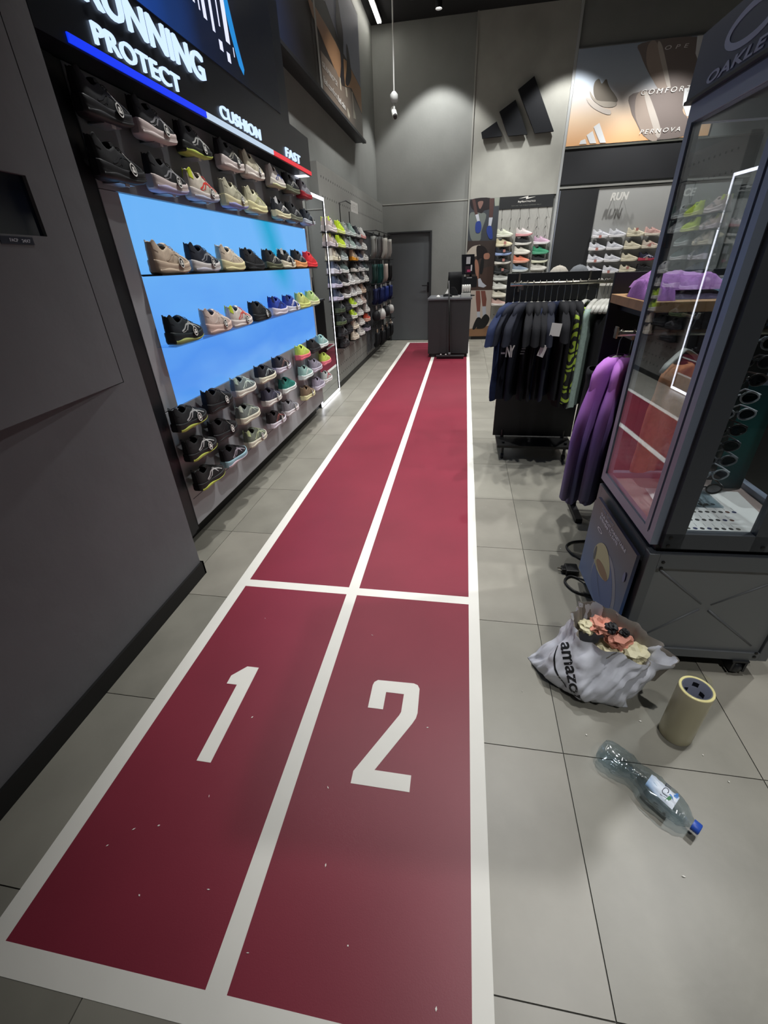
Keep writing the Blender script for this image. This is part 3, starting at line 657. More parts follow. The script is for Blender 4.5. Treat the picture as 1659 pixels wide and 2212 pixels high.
# ------------------------------------------------------------------ big light box on the upper left wall
lb_ = thing('wall_light_box', 'long dark poster box with running legs high on the left wall', 'poster', (-1.6, 5.4, 3.03))
bx('box_body', XL, -1.612, 1.75, 8.17, 3.03, 4.38, BLACKM, lb_)
bx('box_ledge', -1.612, -1.56, 1.75, 8.18, 3.02, 3.05, mat('#14161b', .5), lb_)
bx('poster_navy', -1.612, -1.601, 1.75, 5.83, 3.05, 4.36, ramp_mat('navy_print', 1, 2, 5.8, [(0, '#0f1c38'), (.7, '#13203d'), (1, '#2a221f')], 0, .35), lb_)
bx('poster_ground', -1.612, -1.6, 5.83, 8.16, 3.05, 4.36, mat('#2c2723', .4), lb_)
RUN_POSTER = [
  ('p_sky', [(5.833, 3.663), (6.417, 3.864), (6.958, 3.735), (7.092, 3.69), (8.155, 3.63), (8.155, 4.34), (5.833, 4.34)]),
  ('p_darkrock', [(5.89, 3.684), (6.352, 3.847), (6.953, 3.721), (6.928, 3.648), (6.384, 3.618)]),
  ('p_brown', [(5.835, 3.587), (5.861, 3.673), (7.0, 3.643), (6.969, 3.445), (6.764, 3.39), (6.067, 3.539)]),
  ('p_tan', [(7.069, 3.623), (7.324, 3.668), (8.155, 3.62), (8.155, 3.353), (7.516, 3.464), (7.149, 3.394)]),
  ('p_road', [(6.066, 3.392), (6.701, 3.413), (6.974, 3.349), (7.419, 3.44), (8.155, 3.337), (8.154, 3.06), (6.066, 3.06)]),
  ('p_dark', [(6.929, 4.051), (7.028, 4.086), (7.101, 3.987), (7.191, 3.867), (7.144, 3.672), (7.109, 3.454), (6.985, 3.38), (6.896, 3.398), (6.99, 3.56), (6.948, 3.706), (6.847, 3.821)]),
  ('p_dark', [(7.33, 3.809), (7.434, 3.813), (7.534, 3.655), (7.526, 3.565), (7.309, 3.434), (7.162, 3.433), (7.305, 3.614)]),
  ('p_white', [(6.86, 3.402), (6.908, 3.401), (6.915, 3.289), (6.859, 3.292)]), ('p_white', [(7.146, 3.386), (7.208, 3.387), (7.236, 3.306), (7.168, 3.304)]),
  ('p_white', [(7.506, 3.431), (7.563, 3.438), (7.594, 3.274), (7.676, 3.228), (7.69, 3.194), (7.539, 3.174), (7.543, 3.263)]),
  ('p_white', [(7.173, 3.194), (7.228, 3.192), (7.315, 3.15), (7.264, 3.104), (7.183, 3.121)]),
  ('p_line', [(5.86, 4.30), (5.90, 4.30), (6.047, 3.062), (5.965, 3.062)]), ]
PM = {'p_sky': mat('#858b9a', .4), 'p_darkrock': mat('#2a2826', .4), 'p_brown': mat('#8f6c4e', .4), 'p_tan': mat('#a98058', .4), 'p_road': mat('#6e6156', .4), 'p_dark': mat('#17131a', .4), 'p_white': mat('#b9b3a2', .4), 'p_line': mat('#9b9b97', .4)}
PN = {'p_sky': 'printed_sky', 'p_darkrock': 'printed_rock', 'p_brown': 'printed_ground', 'p_tan': 'printed_ground', 'p_road': 'printed_road', 'p_dark': 'printed_leg', 'p_white': 'printed_sock', 'p_line': 'printed_line'}
flat_polys(RUN_POSTER, PM, lambda p, d: (-1.6+d, p[0], p[1]), lb_, names=PN)
TXM = mat('#b4b2ae', .5)
text('lettering', 'GEL', (-1.594, 6.09, 3.275), EY, EZ, .51, .045, .001, TXM, lb_)
text('lettering', '32', (-1.594, 6.62, 3.275), EY, EZ, .09, .045, .001, TXM, lb_)
text('lettering', 'feel', (-1.594, 6.09, 3.145), EY, EZ, .58, .065, .001, TXM, lb_)
text('lettering', 'find', (-1.594, 6.69, 3.145), EY, EZ, .38, .06, .001, mat('#d0cecb', .5), lb_)
MB().prism([(-1.5995, y, z) for y, z in [(4.3, 4.0), (4.7, 3.85), (5.0, 4.1), (4.6, 4.34)]], (.0005, 0, 0)).obj('printed_shape', mat('#7a4a2a', .4), lb_)

# ------------------------------------------------------------------ ceiling line light, spots, speaker, camera on a cord
ll = thing('ceiling_line_light', 'thin white linear light along the ceiling above the left wall', 'light', (-1.55, 7.4, CEIL-.06))
bx('light_housing', -1.59, -1.50, 2.2, 9.68, CEIL-.05, CEIL-.001, BLACKM, ll)
bx('light_tube', -1.575, -1.515, 2.22, 9.66, CEIL-.062, CEIL-.05, emit('#fffaf0', 22.0), ll)
for i, (x, y, ax, ay, wt, cone, bl) in enumerate(SPOTS):
    f = thing('ceiling_spotlight', 'black cylindrical spotlight on the ceiling, %s' % ['above the grey door wall', 'above the bar logo panel', 'above the white peg wall', 'near the bolt logo wall', 'above the near end of the shoe display', 'above the middle of the shoe display', 'above the far peg wall', 'above the shopping bag', 'above the glass cabinet aisle', 'above the middle of the track', 'right of the glass cabinet', 'above the clothes rails', 'added behind the viewer to brighten the cabinet'][i], 'spotlight', (x, y, CEIL), group='ceiling spotlights')  # the last fixture houses the added fill lamp, out of view
    MB().lathe([(.05, -.15), (.05, -.02), (.03, -.001)], (x, y, CEIL), 20, cap=False).obj('lamp_housing', BLACKM, f, True)
    MB().lathe([(.047, -.131), (.047, -.126)], (x, y, CEIL), 20).obj('lamp_lens', emit('#fffaf2', 12.0), f)
sp = thing('ceiling_speaker', 'round pale ceiling loudspeaker in the dark ceiling', 'speaker', (-.956, 9.143, CEIL))
MB().lathe([(.10, -.012), (.115, -.006), (.115, -.001)], (-.956, 9.143, CEIL), 28).obj('speaker_rim', mat('#8b8d90', .6), sp)
MB().lathe([(.092, -.0145), (.092, -.012)], (-.956, 9.143, CEIL), 28).obj('speaker_grille', mat('#6b6d70', .8, bump=.5, bscale=300), sp)
hc = thing('hanging_camera', 'small white camera hanging from the ceiling on a long cord', 'camera', (-1.02, 7.4, 3.15))
HX, HY = -1.02, 7.4
MB().bar((HX, HY, CEIL), (HX, HY, 3.34), .009, 8).obj('cord', mat('#b9bab8', .6), hc)
MB().lathe([(.03, 0), (.05, .02), (.05, .08), (.02, .11)], (HX, HY, 3.25), 16).obj('junction_box', mat('#a3a5a4', .6), hc, True)
MB().bar((HX, HY, 3.25), (HX, HY-.02, 3.17), .014).obj('bracket', mat('#a3a5a4', .6), hc)
MB().tube([(HX-.02, HY+.05, 3.20), (HX+.02, HY-.08, 3.10)], [.034, .032], 14).obj('camera_body', mat('#c6c8c6', .5), hc)
MB().tube([(HX+.02, HY-.08, 3.10), (HX+.025, HY-.095, 3.088)], [.026, .024], 14).obj('lens', BLACK, hc)

# ------------------------------------------------------------------ back wall: bars logo, poster, hylo panel, run panel
bl_ = thing('bars_logo', 'black three-bar wall logo on the pale back panel', 'logo', (.75, YB-.08, 3.27))
for P in ([(.152, 3.344), (.397, 3.468), (.507, 3.271), (.174, 3.262)], [(.431, 3.59), (.676, 3.721), (.925, 3.267), (.606, 3.265)], [(.706, 3.843), (.94, 3.985), (1.348, 3.277), (1.044, 3.271)]):
    MB().prism([(x, YB-.045, z) for x, z in P], (0, -.05, 0)).obj('slanted_bar', mat('#0d1016', .45), bl_)
    cx = sum(p[0] for p in P)/4; cz = sum(p[1] for p in P)/4
    MB().bar((cx, YB-.02, cz), (cx, YB-.046, cz), .02).obj('spacer', BLACKM, bl_)
nv = thing('sport_poster', 'large lit poster with a pale trainer, face close-ups and small white bars', 'poster', (2.6, YB-.05, 3.07))
bx('poster_frame', 1.577, 3.78, YB-.05, YB, 3.055, 4.26, mat('#8a8c8c', .5), nv)
bx('poster_sheet', 1.58, 3.77, YB-.056, YB-.0505, 3.067, 4.247, ramp_mat('dawn_print', 2, 3.05, 4.26, [(0, '#dba878'), (.3, '#cdb69d'), (.65, '#aeb8c4'), (1, '#96a2b2')], 0, .4), nv)
NOVA_POSTER = [
  ('n_brown', [(2.497, 4.238), (3.265, 4.236), (3.312, 4.034), (3.409, 3.884), (3.346, 3.66), (2.979, 3.646), (2.748, 3.813), (2.512, 4.102)]),
  ('n_tan', [(2.593, 4.216), (2.726, 4.204), (2.994, 3.688), (2.858, 3.698), (2.624, 3.99)]), ('n_pale', [(2.731, 4.184), (2.797, 4.178), (3.043, 3.705), (2.989, 3.709)]),
  ('n_white', [(3.262, 4.246), (3.77, 4.246), (3.77, 3.943), (3.383, 3.927), (3.293, 4.056)]),
  ('n_brown', [(2.502, 3.665), (3.252, 3.668), (3.3, 3.404), (3.416, 3.285), (3.445, 3.09), (2.88, 3.082), (2.626, 3.318), (2.509, 3.484)]),
  ('n_tan', [(2.564, 3.634), (2.71, 3.645), (3.016, 3.096), (2.849, 3.091), (2.615, 3.364)]), ('n_pale', [(2.672, 3.637), (2.739, 3.638), (3.03, 3.199), (2.984, 3.11)]),
  ('n_white', [(3.252, 3.668), (3.77, 3.672), (3.77, 3.26), (3.375, 3.332), (3.281, 3.471)]),
  ('n_shoe', [(1.887, 3.838), (1.947, 3.881), (2.001, 3.819), (2.06, 3.868), (2.12, 3.777), (2.288, 3.6), (2.146, 3.589), (1.971, 3.624), (1.895, 3.729)]),
  ('n_shoe2', [(1.836, 3.745), (1.971, 3.624), (2.26, 3.58), (2.244, 3.526), (2.073, 3.539), (1.898, 3.641)]),
  ('n_pale', [(1.796, 3.66), (1.886, 3.631), (2.075, 3.527), (2.196, 3.489), (2.207, 3.434), (2.089, 3.459), (1.901, 3.551)]),
  ('n_white', [(1.793, 3.082), (1.808, 3.129), (1.878, 3.148), (1.911, 3.082)]), ('n_white', [(1.889, 3.195), (1.976, 3.243), (2.066, 3.081), (1.963, 3.083)]), ('n_white', [(1.98, 3.294), (2.063, 3.339), (2.22, 3.078), (2.124, 3.08)])]
flat_polys(NOVA_POSTER, {'n_brown': mat('#7a706c', .45), 'n_tan': mat('#9d8f85', .45), 'n_pale': mat('#b8b0a8', .45), 'n_white': mat('#d2d4d6', .45), 'n_shoe': mat('#6d675f', .45), 'n_shoe2': mat('#9c958b', .45)}, lambda p, d: (p[0], YB-.056-d, p[1]), nv)
PT = mat('#e4e2de', .5)
text('lettering', 'COMFORT', (2.62, YB-.065, 3.635), EX, EZ, .73, .062, .001, PT, nv)
text('lettering', 'NOVA', (2.72, YB-.065, 3.15), EX, EZ, .61, .055, .001, PT, nv)
text('lettering', 'OPE', (2.84, YB-.065, 4.13), EX, EZ, .33, .045, .001, PT, nv)
struct(bx('trim_4', 1.575, XR, YB-.045, YB, 2.545, 3.03, mat('#26272a', .5)))
struct(bx('trim_5', 1.575, XR, YB-.05, YB, 2.485, 2.515, mat('#8c8c88', .5)))
struct(bx('trim_6', 1.575, XR, YB-.06, YB, 3.03, 3.05, mat('#55564f', .5)))
# right peg wall
run = thing('run_peg_wall', 'white peg wall with raised letters RUN, right of the dark panel', 'display wall', (2.9, YB, .055))
bx('peg_panel', 1.59, 4.5, YB-.03, YB, .055, 2.47, mat('#a9aaa8', .6, noise_amt=.02, scale=4), run)
bx('dark_panel', 1.60, 2.245, YB-.045, YB-.03, .06, 2.46, mat('#2a2b2d', .5), run)
bx('edge_rail', 1.585, 1.60, YB-.05, YB, .06, 2.46, mat('#8f96a3', .4, .3), run)
for x, k, w_ in ((2.44, 'RUN', .29), (3.41, 'RACE', .38)):
    text('lettering', k, (x, YB-.115, 2.265), EX, EZ, w_, .115, .012, mat('#e4e3de', .5), run)
    for q in (.06, w_-.06):
        MB().bar((x+q, YB-.03, 2.31), (x+q, YB-.115, 2.31), .005).obj('letter_peg', CHROME, run)
# hylo panel
hy = thing('shoe_peg_panel', 'white peg panel with black bolt logo header and three columns of shoes', 'display wall', (.8, YB, .055))
HB = mat('#a8a8a3', .6, noise_amt=.02, scale=5)
bx('peg_panel', .56, 1.50, YB-.025, YB, .055, 2.24, HB, hy)
bx('header_board', .555, 1.50, YB-.032, YB, 2.24, 2.425, mat('#26282a', .5), hy)
for tri in ([(.889, 2.386), (1.057, 2.420), (1.020, 2.396)], [(1.057, 2.420), (1.050, 2.394), (1.016, 2.370), (1.022, 2.397)], [(1.050, 2.394), (1.186, 2.402), (1.016, 2.370)]):
    MB().prism([(x, YB-.0322, z) for x, z in tri], (0, -.001, 0)).obj('bolt_mark', WHITE, hy)
text('lettering', 'hylo', (.885, YB-.0322, 2.320), EX, EZ, .115, .036, .001, WHITE, hy)
text('lettering', 'ATH', (1.003, YB-.0322, 2.328), EX, EZ, .185, .024, .001, WHITE, hy)
text('lettering', 'sub', (.776, YB-.0322, 2.274), EX, EZ, .52, .018, .001, mat('#6c6f6a', .6), hy)
hook = MB().bar((0, 0, 0), (0, -.09, .0), .005, 6).bar((0, -.09, 0), (0, -.1, .02), .005, 6).mesh('peg_hook', mat('#3a3b3c', .4, .5))
for z in (2.225, 2.07, 1.93):
    for i in range(6):
        o = link('peg_hook', hook, hy, True); o.location = (.62+i*.158-.8, -.025, z-.055)
for x, z in ((.62, .47), (.76, .47), (1.28, 1.79), (1.42, 1.79)):
    o = link('peg_hook', hook, hy, True); o.location = (x-.8, -.025, z-.055)
HY_SHOES = [
 ('left', .70, [(1.80, 'pale green', '#c9cdb9', '#cfd0c2'), (1.65, 'cream', '#cfc6a4', '#d3ccb0'), (1.505, 'navy blue-soled', '#141c2c', '#93a6d0'), (1.36, 'black white-soled', '#15171a', '#d3cfc6'), (1.20, 'black', '#131517', '#1c1f22'), (1.085, 'grey-white', '#b5b7b3', '#c6c8c3'), (.935, 'white', '#cfcfc8', '#d5d4cd'), (.79, 'chunky cream', '#d6d1bf', '#d9d5c6'), (.64, 'pink and white', '#c9a9a0', '#d4cfca')]),
 ('middle', 1.045, [(1.80, 'white red-patterned', '#cfc6c4', '#c98f92'), (1.66, 'black white-soled', '#17181a', '#cfcdc6'), (1.51, 'white', '#cfccc0', '#d4d0c6'), (1.37, 'orange', '#d98064', '#cf9c88'), (1.22, 'blue-grey', '#7f8ea0', '#c3c8c6'), (1.08, 'dark green', '#3b4a40', '#b9bdb4')]),
 ('right', 1.38, [(1.66, 'white purple-toed', '#b89aae', '#d2cdd0'), (1.50, 'bright green', '#2f8461', '#4d9777'), (1.36, 'black cream-soled', '#1f2124', '#cfcfb9'), (1.235, 'pale', '#c6c4bc', '#cfcdc6')])]
hb = MB().box(-.05, .05, -.085, 0, -.004, 0).mesh('shoe_plate', mat('#77797a', .4))
for cn, x, L_ in HY_SHOES:
    for i, (z, d, up, so) in enumerate(L_):
        shoe((x, YB-.025-.058, z), 0, '%s trainer, %s from the top in the %s column under the bolt logo' % (d, ORD[i+1], cn), 'shoes on the bolt logo panel', up, so, up, kind='std', detail=1, stripes=False, name='trainer')
        o = link('shoe_plate', hb, hy, True); o.location = (x-.8, -.025, z-.055)
TAGR = mat('#c2857c', .6)
def red_tag(x, y, z, label, nm='price_card'):
    o = MB().box(x-.022, x+.022, y-.002, y, z-.045, z).obj(nm, TAGR)
    o.rotation_euler = (0, 0, 0); tag(o, label, 'price card', 'pink price cards')
for i, z in enumerate((1.69, 1.56, 1.41, 1.25)):
    red_tag(.71, YB-.025-.112, z+.045, 'pink price card on the %s shoe of the left bolt panel column' % ['second', 'third', 'fourth', 'fifth'][i])
RUN_SHOES = [(1.715, [(2.40, 'white'), (2.68, 'white'), (2.99, 'cream'), (3.28, 'pink and cream')]), (1.52, [(2.38, 'white'), (2.68, 'white'), (2.98, 'cream'), (3.28, 'cream pink-trimmed')]), (1.33, [(2.39, 'white'), (2.68, 'white'), (2.97, 'cream'), (3.27, 'navy red-soled')]), (1.145, [(2.40, 'white'), (2.69, 'white'), (2.98, 'cream'), (3.28, 'black')]), (.935, [(2.69, 'white red-striped'), (2.98, 'white'), (3.27, 'grey')])]
RC = {'white': ('#cfd0d6', '#d9d8da', '#b9bbc6'), 'cream': ('#d2cbb4', '#d9d2ba', '#c9c0a4'), 'pink and cream': ('#cfa9a2', '#d6cec0', '#b98d86'), 'cream pink-trimmed': ('#cdbfb0', '#d6cdbc', '#b97f78'), 'navy red-soled': ('#23243c', '#b23a52', '#c9c9d6'), 'black': ('#17181b', '#242528', '#3a3b3e'), 'white red-striped': ('#cfcdc8', '#d4d2cb', '#b9413f'), 'grey': ('#85878a', '#c2c3c2', '#6c6e70')}
for r, (z, L_) in enumerate(RUN_SHOES):
    for i, (x, d) in enumerate(L_):
        up, so, ac = RC[d]
        shoe((x, YB-.03-.060, z), 0, '%s trainer, %s in the %s row of the RUN wall' % (d, ORD[i+1], ORD[r+1]), 'shoes on the RUN wall', up, so, ac, kind='std', detail=1, stripes=True, name='trainer')
        o = link('shoe_plate', hb, run, True); o.location = (x-2.9, -.03, z-.055)
for x, z, nm in ((2.40, 1.715, 'first shoe of the top RUN row'), (3.0, 1.80, 'third shoe of the top RUN row'), (2.38, 1.525, 'first shoe of the second RUN row'), (3.27, 1.55, 'fourth shoe of the second RUN row'), (2.39, 1.335, 'first shoe of the third RUN row'), (3.27, 1.34, 'fourth shoe of the third RUN row'), (2.66, 1.15, 'second shoe of the fourth RUN row'), (2.98, 1.205, 'third shoe of the fourth RUN row')):
    red_tag(x-.02, YB-.03-.114, z+.045, 'pink price card on the '+nm)

# leg posters beside the counter
lp = thing('leg_posters', 'tall strip of three shoe photographs beside the counter', 'poster', (.28, YB-.02, .055))
bx('poster_board', .012, .558, YB-.02, YB, .058, 2.424, mat('#9a9b97', .6), lp)
LEG_POSTER = [
  ('q_slate', [(0.014, 2.422), (0.552, 2.418), (0.556, 1.757), (0.015, 1.774)]),
  ('q_grey', [(0.039, 2.21), (0.165, 2.214), (0.332, 2.174), (0.264, 1.919), (0.249, 1.775), (0.093, 1.782), (0.026, 2.017)]),
  ('q_leaf', [(0.46, 2.418), (0.552, 2.418), (0.551, 2.3), (0.477, 2.298)]),
  ('q_short', [(0.051, 2.419), (0.386, 2.422), (0.398, 2.276), (0.289, 2.24), (0.242, 2.2), (0.113, 2.249), (0.046, 2.305)]),
  ('q_skin', [(0.057, 2.419), (0.114, 2.416), (0.18, 2.182), (0.13, 2.173)]), ('q_skin', [(0.374, 2.418), (0.458, 2.416), (0.455, 2.126), (0.386, 2.129)]),
  ('q_skin2', [(0.167, 2.372), (0.266, 2.377), (0.212, 2.265)]),
  ('q_sock', [(0.132, 2.182), (0.19, 2.192), (0.223, 2.078), (0.176, 2.073)]), ('q_sock', [(0.386, 2.127), (0.455, 2.126), (0.436, 1.987), (0.385, 1.995)]),
  ('q_blue', [(0.157, 2.065), (0.233, 2.074), (0.26, 1.963), (0.227, 1.898), (0.169, 1.901), (0.145, 1.968)]), ('q_blue', [(0.373, 1.99), (0.442, 1.987), (0.476, 1.854), (0.473, 1.788), (0.414, 1.802), (0.36, 1.914)]),
  ('q_brown', [(0.015, 1.774), (0.556, 1.757), (0.556, 0.921), (0.015, 0.927)]),
  ('q_brownr', [(0.351, 1.301), (0.556, 1.294), (0.556, 0.921), (0.149, 0.927), (0.177, 1.115)]),
  ('q_cream', [(0.026, 1.592), (0.1, 1.669), (0.19, 1.694), (0.268, 1.685), (0.202, 1.516), (0.029, 1.546)]),
  ('q_hair', [(0.192, 1.665), (0.268, 1.69), (0.362, 1.647), (0.409, 1.554), (0.351, 1.465), (0.284, 1.479), (0.22, 1.458)]),
  ('q_face', [(0.344, 1.545), (0.421, 1.56), (0.457, 1.518), (0.436, 1.461), (0.351, 1.465)]),
  ('q_face', [(0.175, 1.436), (0.221, 1.446), (0.263, 1.316), (0.268, 1.161), (0.311, 1.039), (0.257, 1.125), (0.202, 1.235)]),
  ('q_black', [(0.293, 1.443), (0.349, 1.453), (0.336, 1.23), (0.283, 1.232)]),
  ('q_sock', [(0.257, 1.125), (0.303, 1.136), (0.349, 1.062), (0.435, 0.998), (0.377, 0.969), (0.274, 0.991)]),
  ('q_pale', [(0.02, 0.927), (0.556, 0.921), (0.556, 0.1), (0.02, 0.1)]),
  ('q_wood', [(0.02, 0.19), (0.556, 0.264), (0.556, 0.062), (0.02, 0.062)]),
  ('q_leg', [(0.231, 0.918), (0.313, 0.916), (0.342, 0.715), (0.341, 0.536), (0.279, 0.538), (0.242, 0.768)]), ('q_leg', [(0.327, 0.915), (0.415, 0.913), (0.454, 0.763), (0.452, 0.63), (0.383, 0.632)]),
  ('q_sock', [(0.279, 0.531), (0.339, 0.537), (0.353, 0.419), (0.295, 0.407)]), ('q_sock', [(0.379, 0.625), (0.452, 0.63), (0.469, 0.469), (0.404, 0.444)]),
  ('q_black', [(0.281, 0.408), (0.357, 0.419), (0.369, 0.354), (0.267, 0.209), (0.21, 0.217)]), ('q_black', [(0.398, 0.432), (0.471, 0.482), (0.545, 0.39), (0.463, 0.233), (0.324, 0.208), (0.3, 0.242)])]
QM = {k: mat(c, .5) for k, c in dict(q_slate='#3c4046', q_grey='#6d7470', q_leaf='#8f958a', q_short='#241f22', q_skin='#4d3836', q_skin2='#7c5f58', q_sock='#b8bcc6', q_blue='#2a3f86', q_brown='#3a312e', q_brownr='#46352f', q_cream='#b5ac9f', q_hair='#1a1516', q_face='#9c6f5c', q_black='#131416', q_pale='#bdb2a8', q_wood='#8b684b', q_leg='#7a4a40').items()}
QN = dict(q_sock='printed_sock', q_blue='printed_shoe', q_black='printed_shoe', q_leg='printed_leg', q_skin='printed_leg', q_hair='printed_hair')
flat_polys(LEG_POSTER, QM, lambda p, d: (p[0], YB-.02-d, p[1]), lp, names=QN)

# ------------------------------------------------------------------ far left peg wall: shoes on rails
rails = MB()
FAR = [
 (1.785, [(5.54, 'pale lime-heeled', '#c0b2ab', '#cdc6c4', '#c4dc45'), (5.93, 'lime', '#c3e02c', '#d2dc8c', None), (6.20, 'grey', '#9ba29f', '#b9bfbc', None), (6.52, 'mint', '#8fa8a0', '#c2d0cb', None), (6.84, 'navy white-soled', '#2b3038', '#b9bdbb', None), (7.20, 'white pink-soled', '#c9cac8', '#c98f8c', None)]),
 (1.640, [(5.54, 'pale lime-heeled', '#c3b4ac', '#c9c0c4', '#c9cf73'), (5.92, 'lime', '#bfdc2e', '#d0db86', None), (6.19, 'grey', '#a3a8a8', '#bcc1c0', None), (6.50, 'mint', '#9db4ad', '#c6d2ce', None), (6.84, 'grey-blue', '#69737a', '#b9c0c0', None), (7.24, 'white black-striped', '#c6c7c3', '#cfcfcb', None)]),
 (1.500, [(5.60, 'cream', '#c6bfad', '#cfc9b2', None), (5.99, 'grey-green', '#6d7977', '#b9c2bf', None), (6.58, 'cream orange-soled', '#c3ae95', '#e09a28', None), (6.94, 'navy white-soled', '#2a3148', '#b9bcc2', None), (7.30, 'white', '#c6c7c3', '#d0d0cc', None)]),
 (1.362, [(5.61, 'slate blue white-soled', '#4a5468', '#c6c4cc', None), (6.00, 'teal-grey white-soled', '#5c6f6e', '#cfd2d0', None), (6.61, 'black white-soled', '#1e2024', '#cfccc6', None), (6.97, 'grey white-soled', '#5d6068', '#c6c6c6', None), (7.30, 'dark teal white-soled', '#3a4a50', '#bfc6c4', None)]),
 (1.215, [(5.61, 'slate blue lilac-soled', '#3f4a60', '#bbb6c8', None), (5.99, 'black white-soled', '#1b1d21', '#cfcfcd', None), (6.30, 'white', '#c3c4c4', '#d0d0ce', None), (6.62, 'white black-tongued', '#bcbcba', '#d2d2ce', None), (6.94, 'grey white-soled', '#4b4d52', '#c6c6c2', None), (7.27, 'white', '#c9c9c5', '#d2d2cd', None)]),
 (1.072, [(5.62, 'slate blue lilac-soled', '#3d475c', '#b8b3c6', None), (6.01, 'brown white-soled', '#3f3a38', '#cfcfcf', None), (6.37, 'white', '#bfc0c0', '#cfcfcd', None), (6.70, 'white', '#c4c4c2', '#d2d2ce', None), (7.02, 'tan', '#a58f7e', '#c9b49f', None), (7.36, 'black', '#16181b', '#202226', None)]),
 (.928, [(5.66, 'dark green', '#1d2a28', '#3c4a35', None), (6.02, 'black', '#15181c', '#1c1f24', None), (6.36, 'lime and white', '#b9dc33', '#cfd0c6', None), (6.71, 'white', '#c3c3c1', '#d0d0cb', None), (7.0, 'pale pink', '#bfa79c', '#cdc3bc', None)]),
 (.785, [(5.68, 'dark green', '#1b2826', '#4d5b3c', None), (6.00, 'black', '#14171b', '#1b1e23', None), (6.33, 'lime and white', '#b6d836', '#cdcec4', None), (6.75, 'white', '#c0c0be', '#cfcfca', None), (7.24, 'white', '#cbcac6', '#d2d1cc', None)]),
 (.645, [(5.70, 'black', '#14161a', '#1b1d21', None), (6.02, 'black', '#15181c', '#1d2025', None), (6.39, 'cream', '#cdc4b2', '#d2cab9', None), (6.80, 'white', '#c3c2be', '#cfcec9', None), (7.25, 'orange-red', '#d8543a', '#d0a594', None)]),
 (.505, [(5.76, 'black', '#131519', '#1a1c20', None), (6.36, 'cream', '#cac1af', '#d0c8b7', None), (6.77, 'white', '#c2c0bb', '#cfcdc8', None), (7.22, 'navy lilac-soled', '#20222c', '#9f98a8', None)]),
]
pshelf = MB().box(0, .105, -.155, .155, -.006, 0).mesh('wall_shelf', mat('#17191c', .5))
for r, (z, L_) in enumerate(FAR):
    for i, (y, d, up, so, he) in enumerate(L_):
        y *= 1.037
        shoe((XP+.064, y, z), PI/2, '%s running shoe, %s along the %s row of the far peg wall' % (d, ORD[i+1], ORD[r+1]), 'shoes on the far left peg wall', up, so, '#7d8084', None, he, lace='#3a3c40' if i % 2 else '#aeb0b0', kind=('max', 'std', 'std')[(r+i) % 3], detail=1, stripes=(i % 2 == 0), tagged=(i in (0, 2) and r in (1, 2, 3)))
        o = link('wall_shelf', pshelf, pw); o.matrix_parent_inverse = Matrix.Identity(4); o.location = (XP, y, z)
# price sign on a wire stand above the shoes
sg = thing('wall_sign', 'small white sign on a black wire stand above the peg wall shoes', 'sign', (-1.56, 6.6, 1.93))
w_ = MB(); w_.tube([(-1.57, 6.30, 1.90), (-1.57, 6.30, 2.12), (-1.50, 6.34, 2.14), (-1.50, 6.62, 2.135)], .006, 6); w_.tube([(-1.57, 6.80, 1.90), (-1.57, 6.80, 2.07)], .006, 6)
w_.obj('wire_stand', BLACKM, sg)
bx('sign_board', -1.505, -1.50, 6.62, 7.04, 2.055, 2.175, mat('#cfcfcb', .5), sg)
ms = MB()
for y0, y1, z0, z1 in ((6.67, 6.69, 2.08, 2.15), (6.715, 6.735, 2.08, 2.15), (6.78, 6.80, 2.08, 2.15), (6.80, 6.84, 2.135, 2.15), (6.80, 6.84, 2.105, 2.118), (6.86, 6.90, 2.08, 2.10), (6.87, 6.89, 2.10, 2.15), (6.94, 6.96, 2.08, 2.15), (6.98, 7.0, 2.08, 2.15)): ms.box(-1.5, -1.4995, y0, y1, z0, z1)
ms.obj('faint_print', mat('#b2b2ad', .5), sg)

# ------------------------------------------------------------------ accessories rack in the far left corner
ac = thing('accessory_rack', 'black slatted wall rack with hooks of socks in the far left corner', 'rack', (XP, 8.6, .3))
bx('rack_back', XP, XP+.012, 7.72, 9.48, .1, 1.92, mat('#7b7d7f', .6), ac)
slat = MB().box(0, .012, -.008, .008, -.89, .89).mesh('slat', mat('#4d5054', .5))
for i in range(20):
    o = link('slat', slat, ac, True); o.location = (.012, 7.75+i*.09-8.6, 1.01-.3)
for z in (1.90, 1.52, 1.17, .86, .50):
    MB().bar((XP+.03, 7.72, z), (XP+.03, 9.48, z), .008).bar((XP+.03, 7.76, z), (XP+.24, 7.76, z), .006).bar((XP+.03, 9.42, z), (XP+.24, 9.42, z), .006).bar((XP+.24, 7.72, z), (XP+.24, 9.48, z), .007).obj('hook_rail', BLACKM, ac)
def sock_mesh(key, L, foot):
    g = MB(); pts = []; rad = []
    for k in range(8):
        q = k/7
        if q < .62: pts.append((0, 0, -L*q/.62*.72)); rad.append(.050)
        else:
            u = (q-.62)/.38; pts.append((0, foot*u, -L*(.72+.28*math.sin(u*PI/2)))); rad.append(.047-.014*u)
    g.tube(pts, rad, 8, True, .35)
    return g.mesh('sock', ANYM, True)
def card_mesh():
    g = MB(); g.box(-.003, .003, -.05, .05, -.06, 0); return g.mesh('header_card', ANYM)
SK = {'long': sock_mesh('long', .29, .08), 'short': sock_mesh('short', .22, .07)}
CARD = card_mesh()
puff = MB(); puff.lathe([(.004, -.10), (.05, -.09), (.072, -.05), (.072, 0), (.055, .045), (.012, .062)], (0, 0, -.08), 14); PUFF = puff.mesh('wristband', ANYM, True)
